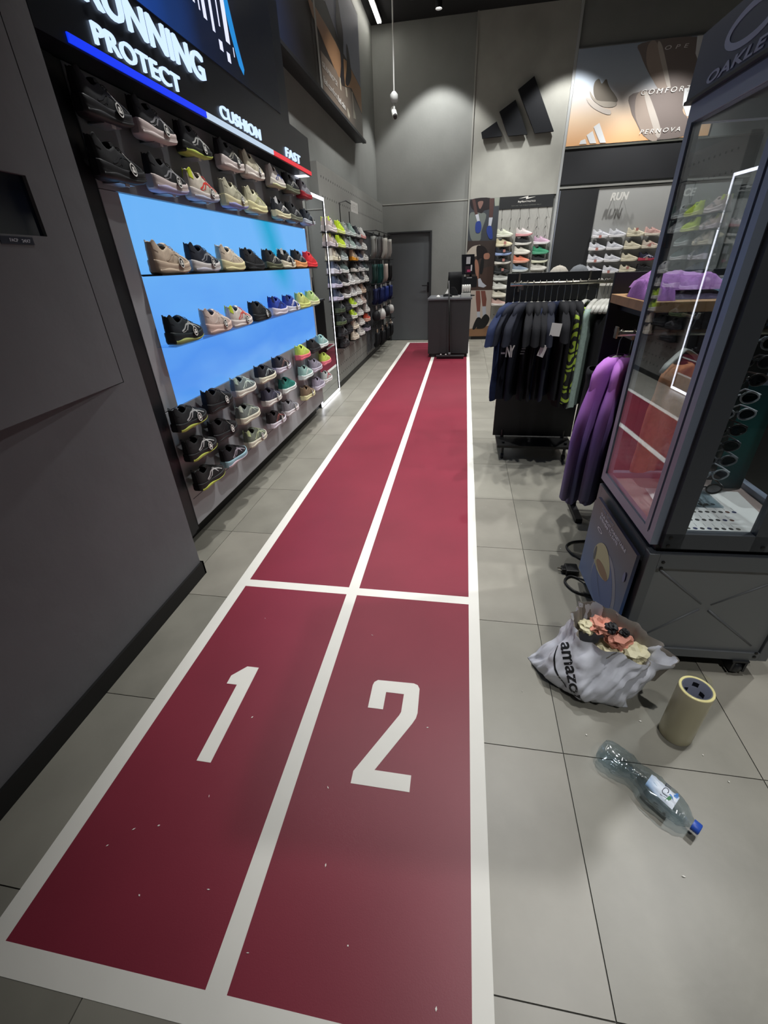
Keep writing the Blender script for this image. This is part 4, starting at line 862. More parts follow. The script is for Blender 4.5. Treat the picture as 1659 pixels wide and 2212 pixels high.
def hang(kind, y, z, x, c, card, label, cat='socks'):
    e = thing('sock_pack' if kind != 'puff' else 'wristband_pack', label, cat, (XP+x, y, z-.06), group='packs on the accessory rack')
    o = link('card', CARD, e, True); o.location = (0, 0, .055); o.material_slots[0].link = 'OBJECT'; o.material_slots[0].material = mat(card, .7)
    for s_ in ((-.03, .03) if kind != 'puff' else (0,)):
        k = link('sock' if kind != 'puff' else 'band', SK[kind] if kind != 'puff' else PUFF, e, True); k.location = (.008*(1 if s_ > 0 else -1), s_, .0); k.rotation_euler = (0, 0, .9)
        k.material_slots[0].link = 'OBJECT'; k.material_slots[0].material = fab(c)
ACR = [(1.89, 'long', 'top', [('#8d8f8c', 'grey'), ('#77797a', 'dark grey'), ('#b9b7b0', 'white'), ('#c6c4bc', 'white'), ('#3a3b3d', 'black'), ('#c9c8c2', 'cream'), ('#55585a', 'charcoal')], '#2a2b2c'),
       (1.51, 'long', 'second', [('#23433f', 'dark green'), ('#2f6e6a', 'teal'), ('#8d7b70', 'brown'), ('#c4b9b0', 'beige'), ('#b9b9b4', 'white'), ('#1b1c1e', 'black'), ('#1f2022', 'black patterned')], '#2a2b2c'),
       (1.16, 'short', 'third', [('#1a2552', 'navy'), ('#1d2c66', 'blue'), ('#20347c', 'royal blue'), ('#243a86', 'bright blue'), ('#1c2c6c', 'deep blue'), ('#1a2860', 'dark blue'), ('#2a2c33', 'charcoal')], '#b9bcc0'),
       (.85, 'puff', 'fourth', [('#14161a', 'black'), ('#c6c5c1', 'white'), ('#cbcac6', 'bright white'), ('#191b1e', 'matt black'), ('#1d1f22', 'dark grey'), ('#b9b8b4', 'pale grey'), ('#1b1d20', 'black ribbed')], '#8d8580'),
       (.49, 'short', 'bottom', [('#14161a', 'black'), ('#17191c', 'jet black'), ('#191b1f', 'charcoal black'), ('#15181c', 'plain black'), ('#1c1e22', 'dark grey'), ('#14161a', 'ribbed black'), ('#c0bdb8', 'pale')], '#a08d7a')]
for z, kd, rn, L_, card in ACR:
    for i, (c, d) in enumerate(L_):
        hang(kd, 7.83+i*.25, z, .18+.05*(i % 2), c, card, '%s %s, %s on the %s hook row of the corner rack' % (d, 'wristbands' if kd == 'puff' else 'sock pack', ORD[i+1], rn))

# ------------------------------------------------------------------ counter with till
ct = thing('service_counter', 'dark grey service counter standing across the end of the track', 'counter', (-.23, 8.25, 0))
bx('counter_body', -.572, .118, 7.90, 8.62, .06, .900, DARKGREY, ct, bevel=.003)
bx('counter_plinth', -.55, .10, 7.93, 8.60, 0, .06, BLACK, ct)
bx('counter_top', -.590, .135, 7.885, 8.64, .900, .930, mat('#63656a', .28, name='counter_top'), ct, bevel=.004)
mn = thing('till_screen', 'black till screen with a printed card, on the counter', 'till', (.06, 8.2, .93))
MB().lathe([(.09, 0), (.09, .012), (.02, .02)], (.09, 8.25, .93), 20).obj('screen_foot', BLACKM, mn, True)
bx('screen_stand', .07, .11, 8.24, 8.27, .94, 1.34, BLACKM, mn)
bx('lower_display', -.02, .20, 8.20, 8.24, 1.06, 1.22, mat('#1d1f22', .35), mn)
MB().prism([(-.05, 8.19, 1.25), (.16, 8.19, 1.25), (.135, 8.22, 1.535), (-.07, 8.22, 1.535)], (0, .02, 0)).obj('upper_screen', mat('#191b1f', .3), mn)
bx('printed_card', .01, .075, 8.194, 8.199, 1.40, 1.50, mat('#c4c6ca', .6), mn); bx('printed_card', .0, .10, 8.186, 8.189, 1.27, 1.37, mat('#31202c', .5), mn)
bx('printed_card', .03, .085, 8.183, 8.186, 1.285, 1.32, mat('#b5426a', .5), mn); bx('printed_card', .085, .11, 8.183, 8.186, 1.30, 1.385, mat('#c9c9cc', .5), mn)
bx('badge', .03, .115, 8.198, 8.2, 1.195, 1.208, mat('#a3a5a8', .4), mn)
chs = thing('office_chair', 'black chair back behind the counter', 'chair', (-.16, 8.95, 0))
MB().grid([[(-.16+.16*math.sin(a)*(1-.12*q), 8.95+.06*math.cos(a*1.0)-.03*q, .78+.5*q) for a in [(-1.3+2.6*k/10) for k in range(11)]] for q in (0, .2, .4, .6, .8, 1)]).obj('backrest', SOFTBLACK, chs, True).modifiers.new('s', 'SOLIDIFY').thickness = .05
bx('seat', -.38, .06, 8.80, 9.2, .45, .53, SOFTBLACK, chs, bevel=.02)
MB().bar((-.16, 9.0, .08), (-.16, 9.0, .45), .03).obj('column', BLACKM, chs)
for k in range(5):
    a = 2*PI*k/5; MB().bar((-.16, 9.0, .10), (-.16+.26*math.cos(a), 9.0+.26*math.sin(a), .02), .02).obj('leg', BLACKM, chs)
MB().bar((-.16, 9.0, .5), (-.16, 9.0, .8), .025).obj('spine', BLACKM, chs)
eb = thing('earphone_box', 'white display box of earphones on the counter front', 'display box', (.03, 8.0, .93))
bx('tray', -.045, .105, 7.96, 8.06, .93, .985, mat('#b5b6b3', .5), eb, bevel=.003); bx('back_card', -.04, .10, 8.04, 8.055, .985, 1.11, mat('#a9aaa8', .5), eb, bevel=.003)
for i, x in enumerate((-.02, .015, .05, .085)):
    MB().lathe([(.006, 0), (.017, .012), (.02, .05), (.017, .085), (.006, .1)], (x, 8.0, 1.01), 10).obj('earphone', mat('#d2d2ce', .4), eb, True)
ms_ = thing('scanner', 'black and white hand scanner lying on the counter', 'scanner', (-.25, 8.05, .93))
MB().tube([(-.34, 8.05, .955), (-.25, 8.06, .965), (-.20, 8.05, .955)], [.025, .03, .018], 10, True, .7).obj('scanner_body', BLACKM, ms_, True)
MB().prism([(-.31, 8.03, .985), (-.24, 8.03, .985), (-.245, 8.05, 1.06), (-.265, 8.05, 1.06)], (0, .02, 0)).obj('scanner_head', mat('#d5d5d2', .4), ms_)
tr_ = thing('white_roll', 'small white dome lying at the left end of the counter', 'dispenser', (-.42, 8.0, .93))
MB().lathe([(.035, 0), (.033, .018), (.02, .034), (.004, .04)], (-.42, 8.0, .93), 16).obj('dome', mat('#d5d5d2', .4), tr_, True)
cd = thing('card_reader', 'white card reader on the counter beside the earphone box', 'card reader', (-.11, 7.99, .93))
MB().prism([(-.19, 7.95, .932), (-.065, 7.97, .932), (-.065, 8.05, .932), (-.19, 8.03, .932)], (0, 0, .02)).obj('reader_body', mat('#c6c6c2', .4), cd)
MB().prism([(-.16, 7.965, .952), (-.085, 7.977, .952), (-.085, 8.02, .952), (-.16, 8.01, .952)], (0, 0, .003)).obj('keypad', mat('#6a6c6e', .4), cd)
tp = thing('tape_dispenser', 'black tape dispenser behind the scanner on the counter', 'dispenser', (-.18, 8.2, .93))
MB().prism([(-.25, 8.18, .93), (-.10, 8.18, .93), (-.11, 8.18, 1.0), (-.16, 8.18, 1.07), (-.22, 8.18, 1.07)], (0, .05, 0)).obj('dispenser_body', BLACKM, tp)
# floor squeegee leaning upright in front of the counter
mp = thing('floor_broom', 'black wide floor broom standing upright in front of the counter', 'broom', (-.19, 7.76, 0))
MB().tube([(-.195, 7.76, .06), (-.215, 7.78, .6), (-.25, 7.82, 1.18)], [.013, .013, .013], 10).obj('handle', BLACK, mp, True)
bx('broom_head', -.42, .055, 7.735, 7.785, .03, .062, mat('#26282a', .5), mp, bevel=.006)
bx('rubber_blade', -.41, .045, 7.752, 7.768, .0, .03, BLACK, mp)
MB().lathe([(.025, 0), (.02, .05)], (-.196, 7.76, .055), 12).obj('socket', mat('#55575a', .4), mp, True)
for x in (-.34, -.255): MB().lathe([(.012, 0), (.016, .012), (.006, .022)], (x, 7.745, .062), 10).obj('clip', mat('#b9bab8', .4), mp, True)

# ------------------------------------------------------------------ garments and hangers
HANGM = mat('#a3a39d', .5, name='hanger_plastic'); WIRE = mat('#8a8a86', .3, .9, name='hook_wire')
hk = MB(); hk.tube([(0, 0, -.115), (0, 0, -.03), (0, .014, -.018), (0, .021, 0), (0, .014, .014), (0, 0, .019), (0, -.014, .013), (0, -.017, 0)], .0022, 6); HK = hk.mesh('hook', WIRE, True)
ha = MB(); ha.tube([(0, -.17, -.175), (0, -.13, -.152), (0, -.05, -.125), (0, 0, -.112), (0, .05, -.125), (0, .13, -.152), (0, .17, -.175)], [.009, .012, .012, .012, .012, .012, .009], 8, True, .55); HA = ha.mesh('arm', HANGM, True)
hw = MB(); hw.tube([(0, -.165, -.172), (0, -.125, -.146), (0, -.05, -.118), (0, 0, -.108), (0, .05, -.118), (0, .125, -.146), (0, .165, -.172)], [.014, .020, .018, .015, .018, .020, .014], 10, True, .62); HWD = hw.mesh('arm', HANGM, True)
def hanger(x, y, z, rot, label, group, wide=False):
    e = thing('clothes_hanger', label, 'hanger', (x, y, z), rot, group)
    link('hook', HK, e, True); link('arm', HWD if wide else HA, e, True)
    return e
def cloth(col, stripe=None): return mat(col, .88, noise_amt=.12, scale=60, bump=.2, bscale=300, spec=.25, name='fabric')
def garment(x, y, ztop, rot, label, group, m, width=.23, length=.62, sleeve=.2, seed=0, thick=.030, cat='shirt', neck=.075, name='shirt', slope=.055, smat=None, flare=1.0):
    e = thing(name, label, cat, (x, y, ztop-length), rot, group)
    rg = random.Random(seed); ph = [rg.uniform(0, 6.28) for _ in range(5)]
    N = 30; R = []
    prof = [(0, neck*.8, .022), (.012, neck+.03, .031), (slope*.7, width*.80, .034), (slope*1.5, width*.97, .030), (.12, width*1.0, thick*.9), (.22, width*.98, thick), (.36, width*.95*flare, thick*1.05), (.52, width*.96*flare, thick*1.1), (.70, width*.97*flare, thick*1.1), (.86, width*.98*flare, thick*1.12), (1.0, width*flare, thick*1.1)]
    for q, w, t in prof:
        row = []
        for k in range(N):
            a = 2*PI*k/N; fold = 1+q*(.38*math.sin(5*a+ph[0]+q*1.3)+.22*math.sin(9*a+ph[1]))
            yy = w*math.copysign(abs(math.cos(a))**.8, math.cos(a)); xx = t*math.copysign(abs(math.sin(a))**.9, math.sin(a))*fold
            yy += .008*q*math.sin(3*q*5+ph[2]); row.append((xx, yy, length*(1-q)+(.006*math.sin(4*a+ph[3]) if q == 1 else 0)))
        R.append(row)
    g = MB(); g.grid(R, True); g.obj('body', m, e, True, True)
    if sleeve:
        for s_ in (-1, 1):
            g = MB(); R = []
            for k in range(9):
                q = k/8; sc = (.12, .62, .9)[k] if k < 3 else 1.0
                cy_ = s_*(width*.74+.085*min(1, q*2.2)+.05*q*(1 if sleeve < .3 else .15)); cz = length-slope*length*.75-sleeve*q-.004
                rw = (.062+.022*q) if sleeve < .3 else (.070-.034*q); rt = .027*(1-.2*q)
                R.append([(sc*rt*math.sin(2*PI*j/16)*(1+.35*q*math.sin(3*2*PI*j/16+ph[4])), cy_+sc*rw*.62*math.cos(2*PI*j/16), cz+sc*rw*.40*math.cos(2*PI*j/16)*-s_*(1-.6*q)) for j in range(16)])
            g.grid(R, True); g.obj('sleeve', smat or m, e, True, True)
    return e
NAVY, NBLK, BLK2 = cloth('#1d2745'), cloth('#171a26'), cloth('#0e0f14')
GRP = 'shirts on the front clothes rail'
RY, RZ = 3.35, 1.300
rk = thing('clothes_rack', 'black board clothes rack with a steel rail, nearest the track', 'clothes rack', (.62, 3.5, 0))
bx('back_board', .303, .935, 3.60, 3.625, .15, 1.358, mat('#0b0d11', .5), rk, bevel=.002)
MB().bar((.305, RY, RZ), (.985, RY, RZ), .011, 12).obj('rail', CHROME, rk, True)
for x in (.385, .86): MB().box(x-.006, x+.006, RY-.01, 3.60, RZ-.035, RZ-.012).box(x-.006, x+.006, 3.59, 3.60, RZ-.06, RZ+.06).obj('rail_bracket', CHROME, rk)
bx('base_shelf', .33, .92, 3.40, 3.84, .115, .135, BLACK, rk)
for x in (.38, .87):
    for y in (3.46, 3.80): MB().bar((x, y, .035), (x, y, .15), .012).lathe([(.022, -.012), (.026, 0), (.022, .012)], (x, y-.0, .026), 14, 'x').obj('castor', BLACKM, rk)
    MB().bar((x, 3.61, .12), (x, 3.61, .2), .014).obj('upright', BLACKM, rk)
G1 = [(.335, NAVY, 'navy blue t-shirt turned outwards at the left end of the front rail', -.50, .25, .20, 0), (.375, NBLK, 'dark navy t-shirt with white monogram on its sleeve', -.55, .23, .20, 0), (.415, NBLK, 'blue-black t-shirt hanging behind the monogram shirt', -.42, .23, .2, 0), (.455, BLK2, 'black t-shirt with white-striped sleeve on the front rail', -.16, .22, .20, 0),
      (.495, BLK2, 'plain black t-shirt hanging next to the striped-sleeve shirt', -.1, .22, .2, 0), (.535, BLK2, 'black t-shirt in the middle of the front rail', -.08, .21, .2, 0), (.575, NBLK, 'dark navy t-shirt left of the white-tagged shirt', -.08, .22, .2, 0), (.615, cloth('#182038'), 'navy t-shirt with a large white price tag', -.6, .23, .2, 0),
      (.66, BLK2, 'black top right of the white-tagged navy shirt', -.05, .21, .18, 0), (.70, BLK2, 'long black top left of the lime patterned one', -.03, .21, 0, .05), (.745, BLK2, 'black sleeveless top touching the lime patterned one', 0, .2, 0, .05)]
for i, (x, m_, lb, rot, wd, sl, dl) in enumerate(G1):
    hanger(x, RY, RZ, rot, 'pale hanger carrying the '+lb.split(' hanging')[0].split(' turned')[0].split(' touching')[0], 'hangers on the front rail')
    garment(x, RY, RZ-.105, rot, lb, GRP, m_, wd, .62+dl, sl, 20+i, .026)
ZEB = bpy.data.materials.new('zebra_print'); ZEB.use_nodes = True
nt = ZEB.node_tree; tc = nt.nodes.new('ShaderNodeTexCoord'); wv = nt.nodes.new('ShaderNodeTexWave'); wv.wave_type = 'BANDS'; wv.bands_direction = 'Z'; wv.inputs['Scale'].default_value = 5.5; wv.inputs['Distortion'].default_value = 9; wv.inputs['Detail'].default_value = 0; wv.inputs['Detail Scale'].default_value = 2.2
cr = nt.nodes.new('ShaderNodeValToRGB'); cr.color_ramp.interpolation = 'CONSTANT'; cr.color_ramp.elements[0].color = (.006, .007, .008, 1); cr.color_ramp.elements[1].position = .45; cr.color_ramp.elements[1].color = (*lin('#8fa834'), 1)
nt.links.new(tc.outputs['Object'], wv.inputs['Vector']); nt.links.new(wv.outputs[0], cr.inputs[0]); nt.links.new(cr.outputs[0], nt.nodes['Principled BSDF'].inputs['Base Color']); nt.nodes['Principled BSDF'].inputs['Roughness'].default_value = .8
hanger(.80, RY, RZ, -.55, 'pale hanger carrying the lime patterned top', 'hangers on the front rail', True)
garment(.79, RY-.03, RZ-.14, -.40, 'lime green and black zebra patterned top on the front rail', GRP, ZEB, .19, .60, 0, 51, .036)
hanger(.86, RY, RZ, -.5, 'pale hanger carrying the mint and white top', 'hangers on the front rail', True)
garment(.86, RY, RZ-.128, -.5, 'mint and white top beside the zebra patterned top', GRP, cloth('#8fa39c'), .2, .66, 0, 52, .024)
for i in range(4):
    hanger(.905+i*.024, RY-.0, RZ, -.62+.03*i, 'empty broad pale hanger, %s at the right end of the front rail' % ORD[i+1], 'hangers on the front rail', True)
garment(.95, RY+.03, RZ-.16, -.5, 'long black trousers-like garment at the right end of the front rail', GRP, BLK2, .19, .85, 0, 53, .03, name='long_garment', cat='garment')
# print on the shirts: monogram, stripes, tags
def card(name, c, w, h, rz, m, label, tilt=0):
    c = Vector(c); u = Vector((math.cos(rz), math.sin(rz), 0)); n = u.cross(EZ)
    v = (EZ*math.cos(tilt)+u*math.sin(tilt)); u2 = (u*math.cos(tilt)-EZ*math.sin(tilt))
    o = MB().prism([c-u2*w/2-v*h/2, c+u2*w/2-v*h/2, c+u2*w/2+v*h/2, c-u2*w/2+v*h/2], n*.0015).obj(name, m)
    return tag(o, label, 'price tag')
card('price_tag', (.578, 3.03, 1.055), .062, .075, .05, PAPER, 'white price tag on the navy shirt in the middle of the front rail', .1)
card('price_tag', (.515, 3.03, .93), .040, .075, -.3, PAPER, 'narrow white price tag hanging lower on the front rail', .3)
mono = thing('shirt_monogram', 'white NY monogram and cuff stripe on a navy sleeve', 'monogram', (.30, 3.1, .9))
text('lettering', 'NY', (.292, 3.072, .885), (.97, -.22, 0), EZ, .055, .075, .001, mat('#c9c9c6', .7), mono)
bx('cuff_stripe', .262, .288, 3.070, 3.073, .905, .915, mat('#b9bac0', .7), mono)
ms2 = thing('sleeve_stripes', 'fine white stripes on the black sleeve of a front rail shirt', 'stripes', (.40, 3.1, .9))
for i in range(9):
    z = .90+.016*i; x0 = .385+.004*i
    bx('stripe', x0, x0+.026, 3.0885, 3.0895, z, z+.004, mat('#8d8f92', .7), ms2)
bx('cuff_stripe', .415, .455, 3.087, 3.0885, 1.048, 1.056, mat('#c9c9c0', .7), ms2)

# second board behind with two caps
r2_ = thing('cap_board', 'low black board with caps behind the front clothes rack', 'clothes rack', (.8, 4.3, 0))
bx('board', .593, 1.015, 4.30, 4.325, .15, 1.322, mat('#0b0d11', .5), r2_); bx('foot', .60, 1.01, 4.14, 4.48, 0, .03, BLACK, r2_); bx('upright', .78, .82, 4.305, 4.32, .02, .2, BLACK, r2_)
bx('cap_ledge', .62, 1.0, 4.325, 4.55, 1.27, 1.285, BLACK, r2_)
for x, c, nm in ((.80, '#9a958c', 'beige'), (.965, '#5f6266', 'grey')):
    cp = thing('cap', '%s baseball cap on the black board' % nm, 'cap', (x, 4.43, 1.285), group='caps')
    MB().lathe([(.082, 0), (.082, .03), (.072, .06), (.05, .085), (.02, .098), (.002, .1)], (x, 4.44, 1.285), 20).obj('crown', cloth(c), cp, True)
    MB().grid([[(x+r*math.sin(a), 4.44-r*math.cos(a)*1.0, 1.289-.02*(r-.08)/.06) for a in [(-1.0+2*k/10) for k in range(11)]] for r in (.08, .10, .125)]).obj('peak', cloth(c), cp, True)
    MB().lathe([(.008, 0), (.006, .006)], (x, 4.44, 1.383), 8).obj('button', cloth(c), cp)

# ------------------------------------------------------------------ second fixture: shelf with folded purple tops, sweaters
f2 = thing('display_fixture', 'black display board with oak shelf and rail behind the glass cabinet', 'clothes rack', (1.3, 2.5, 0))
bx('back_board', .748, 1.95, 2.62, 2.645, .14, 1.372, mat('#0b0d11', .5), f2, bevel=.002)
bx('oak_shelf', .745, 1.60, 2.09, 2.615, 1.236, 1.276, mat('#9c7a57', .5, noise_amt=.18, scale=14, name='oak'), f2, bevel=.002)
bx('shelf_bracket', .80, .81, 2.14, 2.62, 1.20, 1.236, BLACKM, f2); bx('shelf_bracket', 1.45, 1.46, 2.14, 2.62, 1.20, 1.236, BLACKM, f2)
R2Y, R2Z = 2.33, 1.125
MB().bar((.722, R2Y, R2Z), (1.55, R2Y, R2Z), .013, 12).obj('rail', CHROME, f2, True)
bx('rail_stop', .716, .724, R2Y-.018, R2Y+.018, R2Z-.02, R2Z+.03, CHROME, f2)
for x in (.80, 1.5): MB().box(x-.006, x+.006, R2Y, 2.62, R2Z-.03, R2Z-.012).obj('rail_bracket', CHROME, f2)
for x in (.78, 1.9): MB().box(x-.02, x+.02, 2.45, 2.80, 0, .03).box(x-.015, x+.015, 2.625, 2.64, .03, .2).obj('foot', BLACKM, f2)
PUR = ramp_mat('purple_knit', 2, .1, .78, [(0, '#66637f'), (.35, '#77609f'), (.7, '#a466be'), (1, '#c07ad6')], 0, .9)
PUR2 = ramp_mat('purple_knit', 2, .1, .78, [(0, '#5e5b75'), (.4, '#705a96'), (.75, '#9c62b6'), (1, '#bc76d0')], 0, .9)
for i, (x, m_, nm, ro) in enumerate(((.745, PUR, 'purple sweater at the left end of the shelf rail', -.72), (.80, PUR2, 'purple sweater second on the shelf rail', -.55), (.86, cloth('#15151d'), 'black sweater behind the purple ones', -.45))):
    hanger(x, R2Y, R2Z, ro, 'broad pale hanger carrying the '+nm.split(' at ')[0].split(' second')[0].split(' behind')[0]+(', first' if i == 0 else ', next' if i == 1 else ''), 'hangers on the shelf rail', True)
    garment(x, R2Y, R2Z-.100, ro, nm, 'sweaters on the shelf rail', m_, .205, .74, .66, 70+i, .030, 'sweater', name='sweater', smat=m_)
MB().bar((.885, 2.09, 1.228), (.885, 1.96, 1.228), .006, 8).bar((.885, 1.96, 1.228), (.885, 1.955, 1.245), .006, 8).obj('front_hook', CHROME, f2)
hanger(.885, 1.985, 1.222, -.75, 'pale hanger carrying the orange top', 'hangers on the shelf rail')
garment(.885, 1.985, 1.222-.165, -.75, 'orange sleeveless top seen through the glass cabinet', 'sweaters on the shelf rail', cloth('#cf8a5e'), .145, .47, 0, 80, .035, 'top', name='tank_top', flare=1.2, neck=.05)
garment(.70, 2.50, .93, -.2, 'black garment hanging low beside the purple sweaters', 'sweaters on the shelf rail', BLK2, .11, .62, 0, 82, .03, 'garment', name='long_garment')
def folded(name, x0, x1, y0, y1, z, h, m, label, seed):
    rg = random.Random(seed); n, k = 18, 14; R = []
    cx, cy_, a, b_ = (x0+x1)/2, (y0+y1)/2, (x1-x0)/2, (y1-y0)/2
    for i in range(k+1):
        v = -1+2*i/k; row = []
        for j in range(n+1):
            u = -1+2*j/n; e_ = (1-abs(u)**6)**.5*(1-abs(v)**6)**.5 if abs(u) < 1 and abs(v) < 1 else 0
            zz = z+h*e_*(.75+.28*noise.noise(Vector((u*2+seed, v*2, 0)))+.12*math.sin(u*9+v*3))
            row.append((cx+a*u, cy_+b_*v, max(z, zz)))
        R.append(row)
    g = MB(); g.grid(R); g.face([(x0, y0, z), (x0, y1, z), (x1, y1, z), (x1, y0, z)])
    return tag(g.obj(name, m, smooth=True), label, 'folded clothes', 'folded clothes on the oak shelf')
folded('folded_top', 0.775, 1.08, 2.17, 2.50, 1.277, .05, cloth('#4a4158'), 'dark grey-purple folded top under the purple pile on the shelf', 3)
folded('folded_top', 0.775, 1.07, 2.18, 2.49, 1.312, .07, cloth('#8d639b'), 'purple folded top on the oak shelf', 7)
folded('folded_top', 1.12, 1.42, 2.17, 2.48, 1.277, .09, cloth('#4f7488'), 'teal folded top right of the purple pile', 9)
# rolled purple top at the shelf end
folded('folded_top', .755, .86, 2.12, 2.42, 1.277, .085, cloth('#7f5590'), 'purple rolled top at the left end of the oak shelf', 13)

# ------------------------------------------------------------------ glass eyewear cabinet on castors
CW, CD = .54, .55
cb = thing('eyewear_cabinet', 'tall dark metal and glass eyewear cabinet on castors, right of the track', 'cabinet', (.675, 1.327, 0), math.radians(2.5))
def lb(name, x0, x1, y0, y1, z0, z1, m, parent=None, bevel=0): return bx(name, x0, x1, y0, y1, z0, z1, m, parent or cb, True, bevel)
BZ0, BZ1, GZ0, GZ1 = .078, .556, .582, 1.832
lb('base_panel', .012, CW-.012, .012, .02, BZ0+.02, BZ1-.02, mat('#7d8082', .5, metal=.1))
lb('base_panel', .012, .02, .02, CD-.02, BZ0+.02, BZ1-.02, CABM); lb('base_panel', CW-.02, CW-.012, .02, CD-.02, BZ0+.02, BZ1-.02, CABM)
lb('base_panel', .02, CW-.02, CD-.02, CD-.012, BZ0+.02, BZ1-.02, CABM)
FRM = mat('#6a6e72', .45, metal=.3)
for x in (0, CW-.035):
    for y in (0, CD-.035): lb('base_post', x, x+.035, y, y+.035, BZ0, BZ1, FRM, bevel=.002)
for z0, z1 in ((BZ0, BZ0+.038), (BZ1-.058, BZ1)):
    lb('base_rail', .035, CW-.035, 0, .03, z0, z1, FRM); lb('base_rail', .035, CW-.035, CD-.03, CD, z0, z1, FRM)
    lb('base_rail', 0, .03, .035, CD-.035, z0, z1, FRM); lb('base_rail', CW-.03, CW, .035, CD-.035, z0, z1, FRM)
lb('base_top', .005, CW-.005, .005, CD-.005, BZ1-.006, BZ1+.004, mat('#565b62', .35, metal=.4))
lb('base_floor', .01, CW-.01, .01, CD-.01, BZ0, BZ0+.01, BLACKM)
for a, b_ in (((.055, .485), (.235, .338)), ((.268, .310), (.47, .145)), ((.47, .475), (.268, .335)), ((.235, .312), (.06, .15))):
    MB().bar((a[0], .0125, a[1]), (b_[0], .0125, b_[1]), .0055, 6, .0035).obj('embossed_cross', mat('#73767a', .5, metal=.1), cb, True, True)
bolt = MB().lathe([(.006, 0), (.006, .003), (.003, .004)], (0, 0, 0), 10, 'y').mesh('bolt', BLACK)
for x, z in ((.047, .627), (.047, .594), (.05, .525), (.05, .50), (CW-.05, .10), (CW-.05, .12), (.05, .10), (.335, .60)):
    o = link('bolt', bolt, cb, True); o.location = (x, -.004+.004, z); o.rotation_euler = (0, 0, PI)
for x in (.06, CW-.09):
    for y in (.022, CD-.06):
        k = MB(); k.box(x-.03, x+.03, y-.03, y+.03, .070, .078); k.box(x-.026, x-.018, y-.03, y+.03, .022, .072); k.box(x+.018, x+.026, y-.03, y+.03, .022, .072); k.obj('castor_fork', mat('#2b2d30', .4, .4), cb, local=True)
        MB().lathe([(.014, -.016), (.031, -.014), (.033, 0), (.031, .014), (.014, .016)], (x, y, .033), 20, 'x').obj('castor_wheel', mat('#232529', .4), cb, True, True)
# upper case frame
PST = mat('#4c5056', .45, metal=.2)
lb('corner_post', .028, .088, 0, .035, GZ0, GZ1, PST); lb('corner_post', 0, .028, .022, .05, GZ0, GZ1, CABL)
lb('corner_post', .30, .345, 0, .03, GZ0, GZ1, PST)
lb('corner_post', CW-.06, CW, 0, .035, GZ0, GZ1, PST); lb('corner_post', 0, .03, CD-.032, CD, GZ0, GZ1, CABL); lb('corner_post', CW-.03, CW, CD-.032, CD, GZ0, GZ1, CABL)
lb('glass_stile', -.002, .012, .058, .084, GZ0+.03, GZ1-.03, CABL)
lb('case_rail', .028, CW, 0, .03, GZ0, GZ0+.058, PST); lb('case_rail', 0, .028, .05, CD-.032, GZ0, GZ0+.040, CABL)
lb('case_rail', CW-.028, CW, .035, CD-.032, GZ0, GZ0+.04, CABL); lb('case_rail', .03, CW-.03, CD-.03, CD, GZ0, GZ0+.04, CABL)
lb('case_rail', .028, CW, 0, .03, GZ1-.05, GZ1, PST); lb('case_rail', 0, .028, .05, CD-.032, GZ1-.045, GZ1, CABL); lb('case_rail', .03, CW-.03, CD-.03, CD, GZ1-.045, GZ1, CABL); lb('case_rail', CW-.028, CW, .035, CD-.032, GZ1-.045, GZ1, CABL)
lb('case_gap', .02, CW-.02, .02, CD-.02, BZ1+.004, GZ0, BLACK)
lb('case_tray', .03, CW-.03, .03, CD-.03, GZ0+.004, GZ0+.018, mat('#a08f8a', .5))
lb('case_ceiling', .0, CW, .0, CD, GZ1, GZ1+.008, PST)
GL = thin_glass('cabinet_glass', '#f2f5f7', 1.75)
lb('glass_pane', .004, .008, .084, CD-.032, GZ0+.04, GZ1-.045, GL)
lb('glass_pane', .03, CW-.03, CD-.018, CD-.014, GZ0+.04, GZ1-.045, thin_glass('clear_glass', '#f4f7f8', 1.45))
lb('glass_pane', .088, .30, .012, .016, GZ0+.058, GZ1-.05, thin_glass('clear_glass', '#eef2f4', 1.5))
lb('glass_pane', .345, CW-.06, .012, .016, GZ0+.058, GZ1-.05, thin_glass('clear_glass', '#eef2f4', 1.5))
# header
HD = mat('#3a4456', .45, metal=.2)
MB().prism([(-.012, -.01, GZ1+.012), (-.012, CD+.012, GZ1+.012), (-.012, CD+.0, 1.985), (-.012, -.01, 1.985)], (CW+.024, 0, 0)).obj('header_box', HD, cb, local=True)
lb('header_lip', -.016, CW+.016, -.014, CD+.016, GZ1+.004, GZ1+.012, BLACKM)
OKM = mat('#98a2b6', .5)
ov = MB(); pts = []
for k in range(33):
    a = 2*PI*k/32; pts.append(a)
vc, zc = .285, 1.925
rowo = [(-.0125, vc-.115*math.cos(a)*1.0, zc+.040*math.sin(a)) for a in pts]
rowi = [(-.0125, vc-.092*math.cos(a), zc+.026*math.sin(a)) for a in pts]
ov.grid([rowo, rowi]); oo = ov.obj('oval_logo', OKM, cb, local=True); sm_ = oo.modifiers.new('s', 'SOLIDIFY'); sm_.thickness = .002; sm_.offset = 0
text('lettering', 'OAKLEY', (-.0125, .450, 1.852), -EY, EZ, .32, .024, .0015, OKM, cb, True)
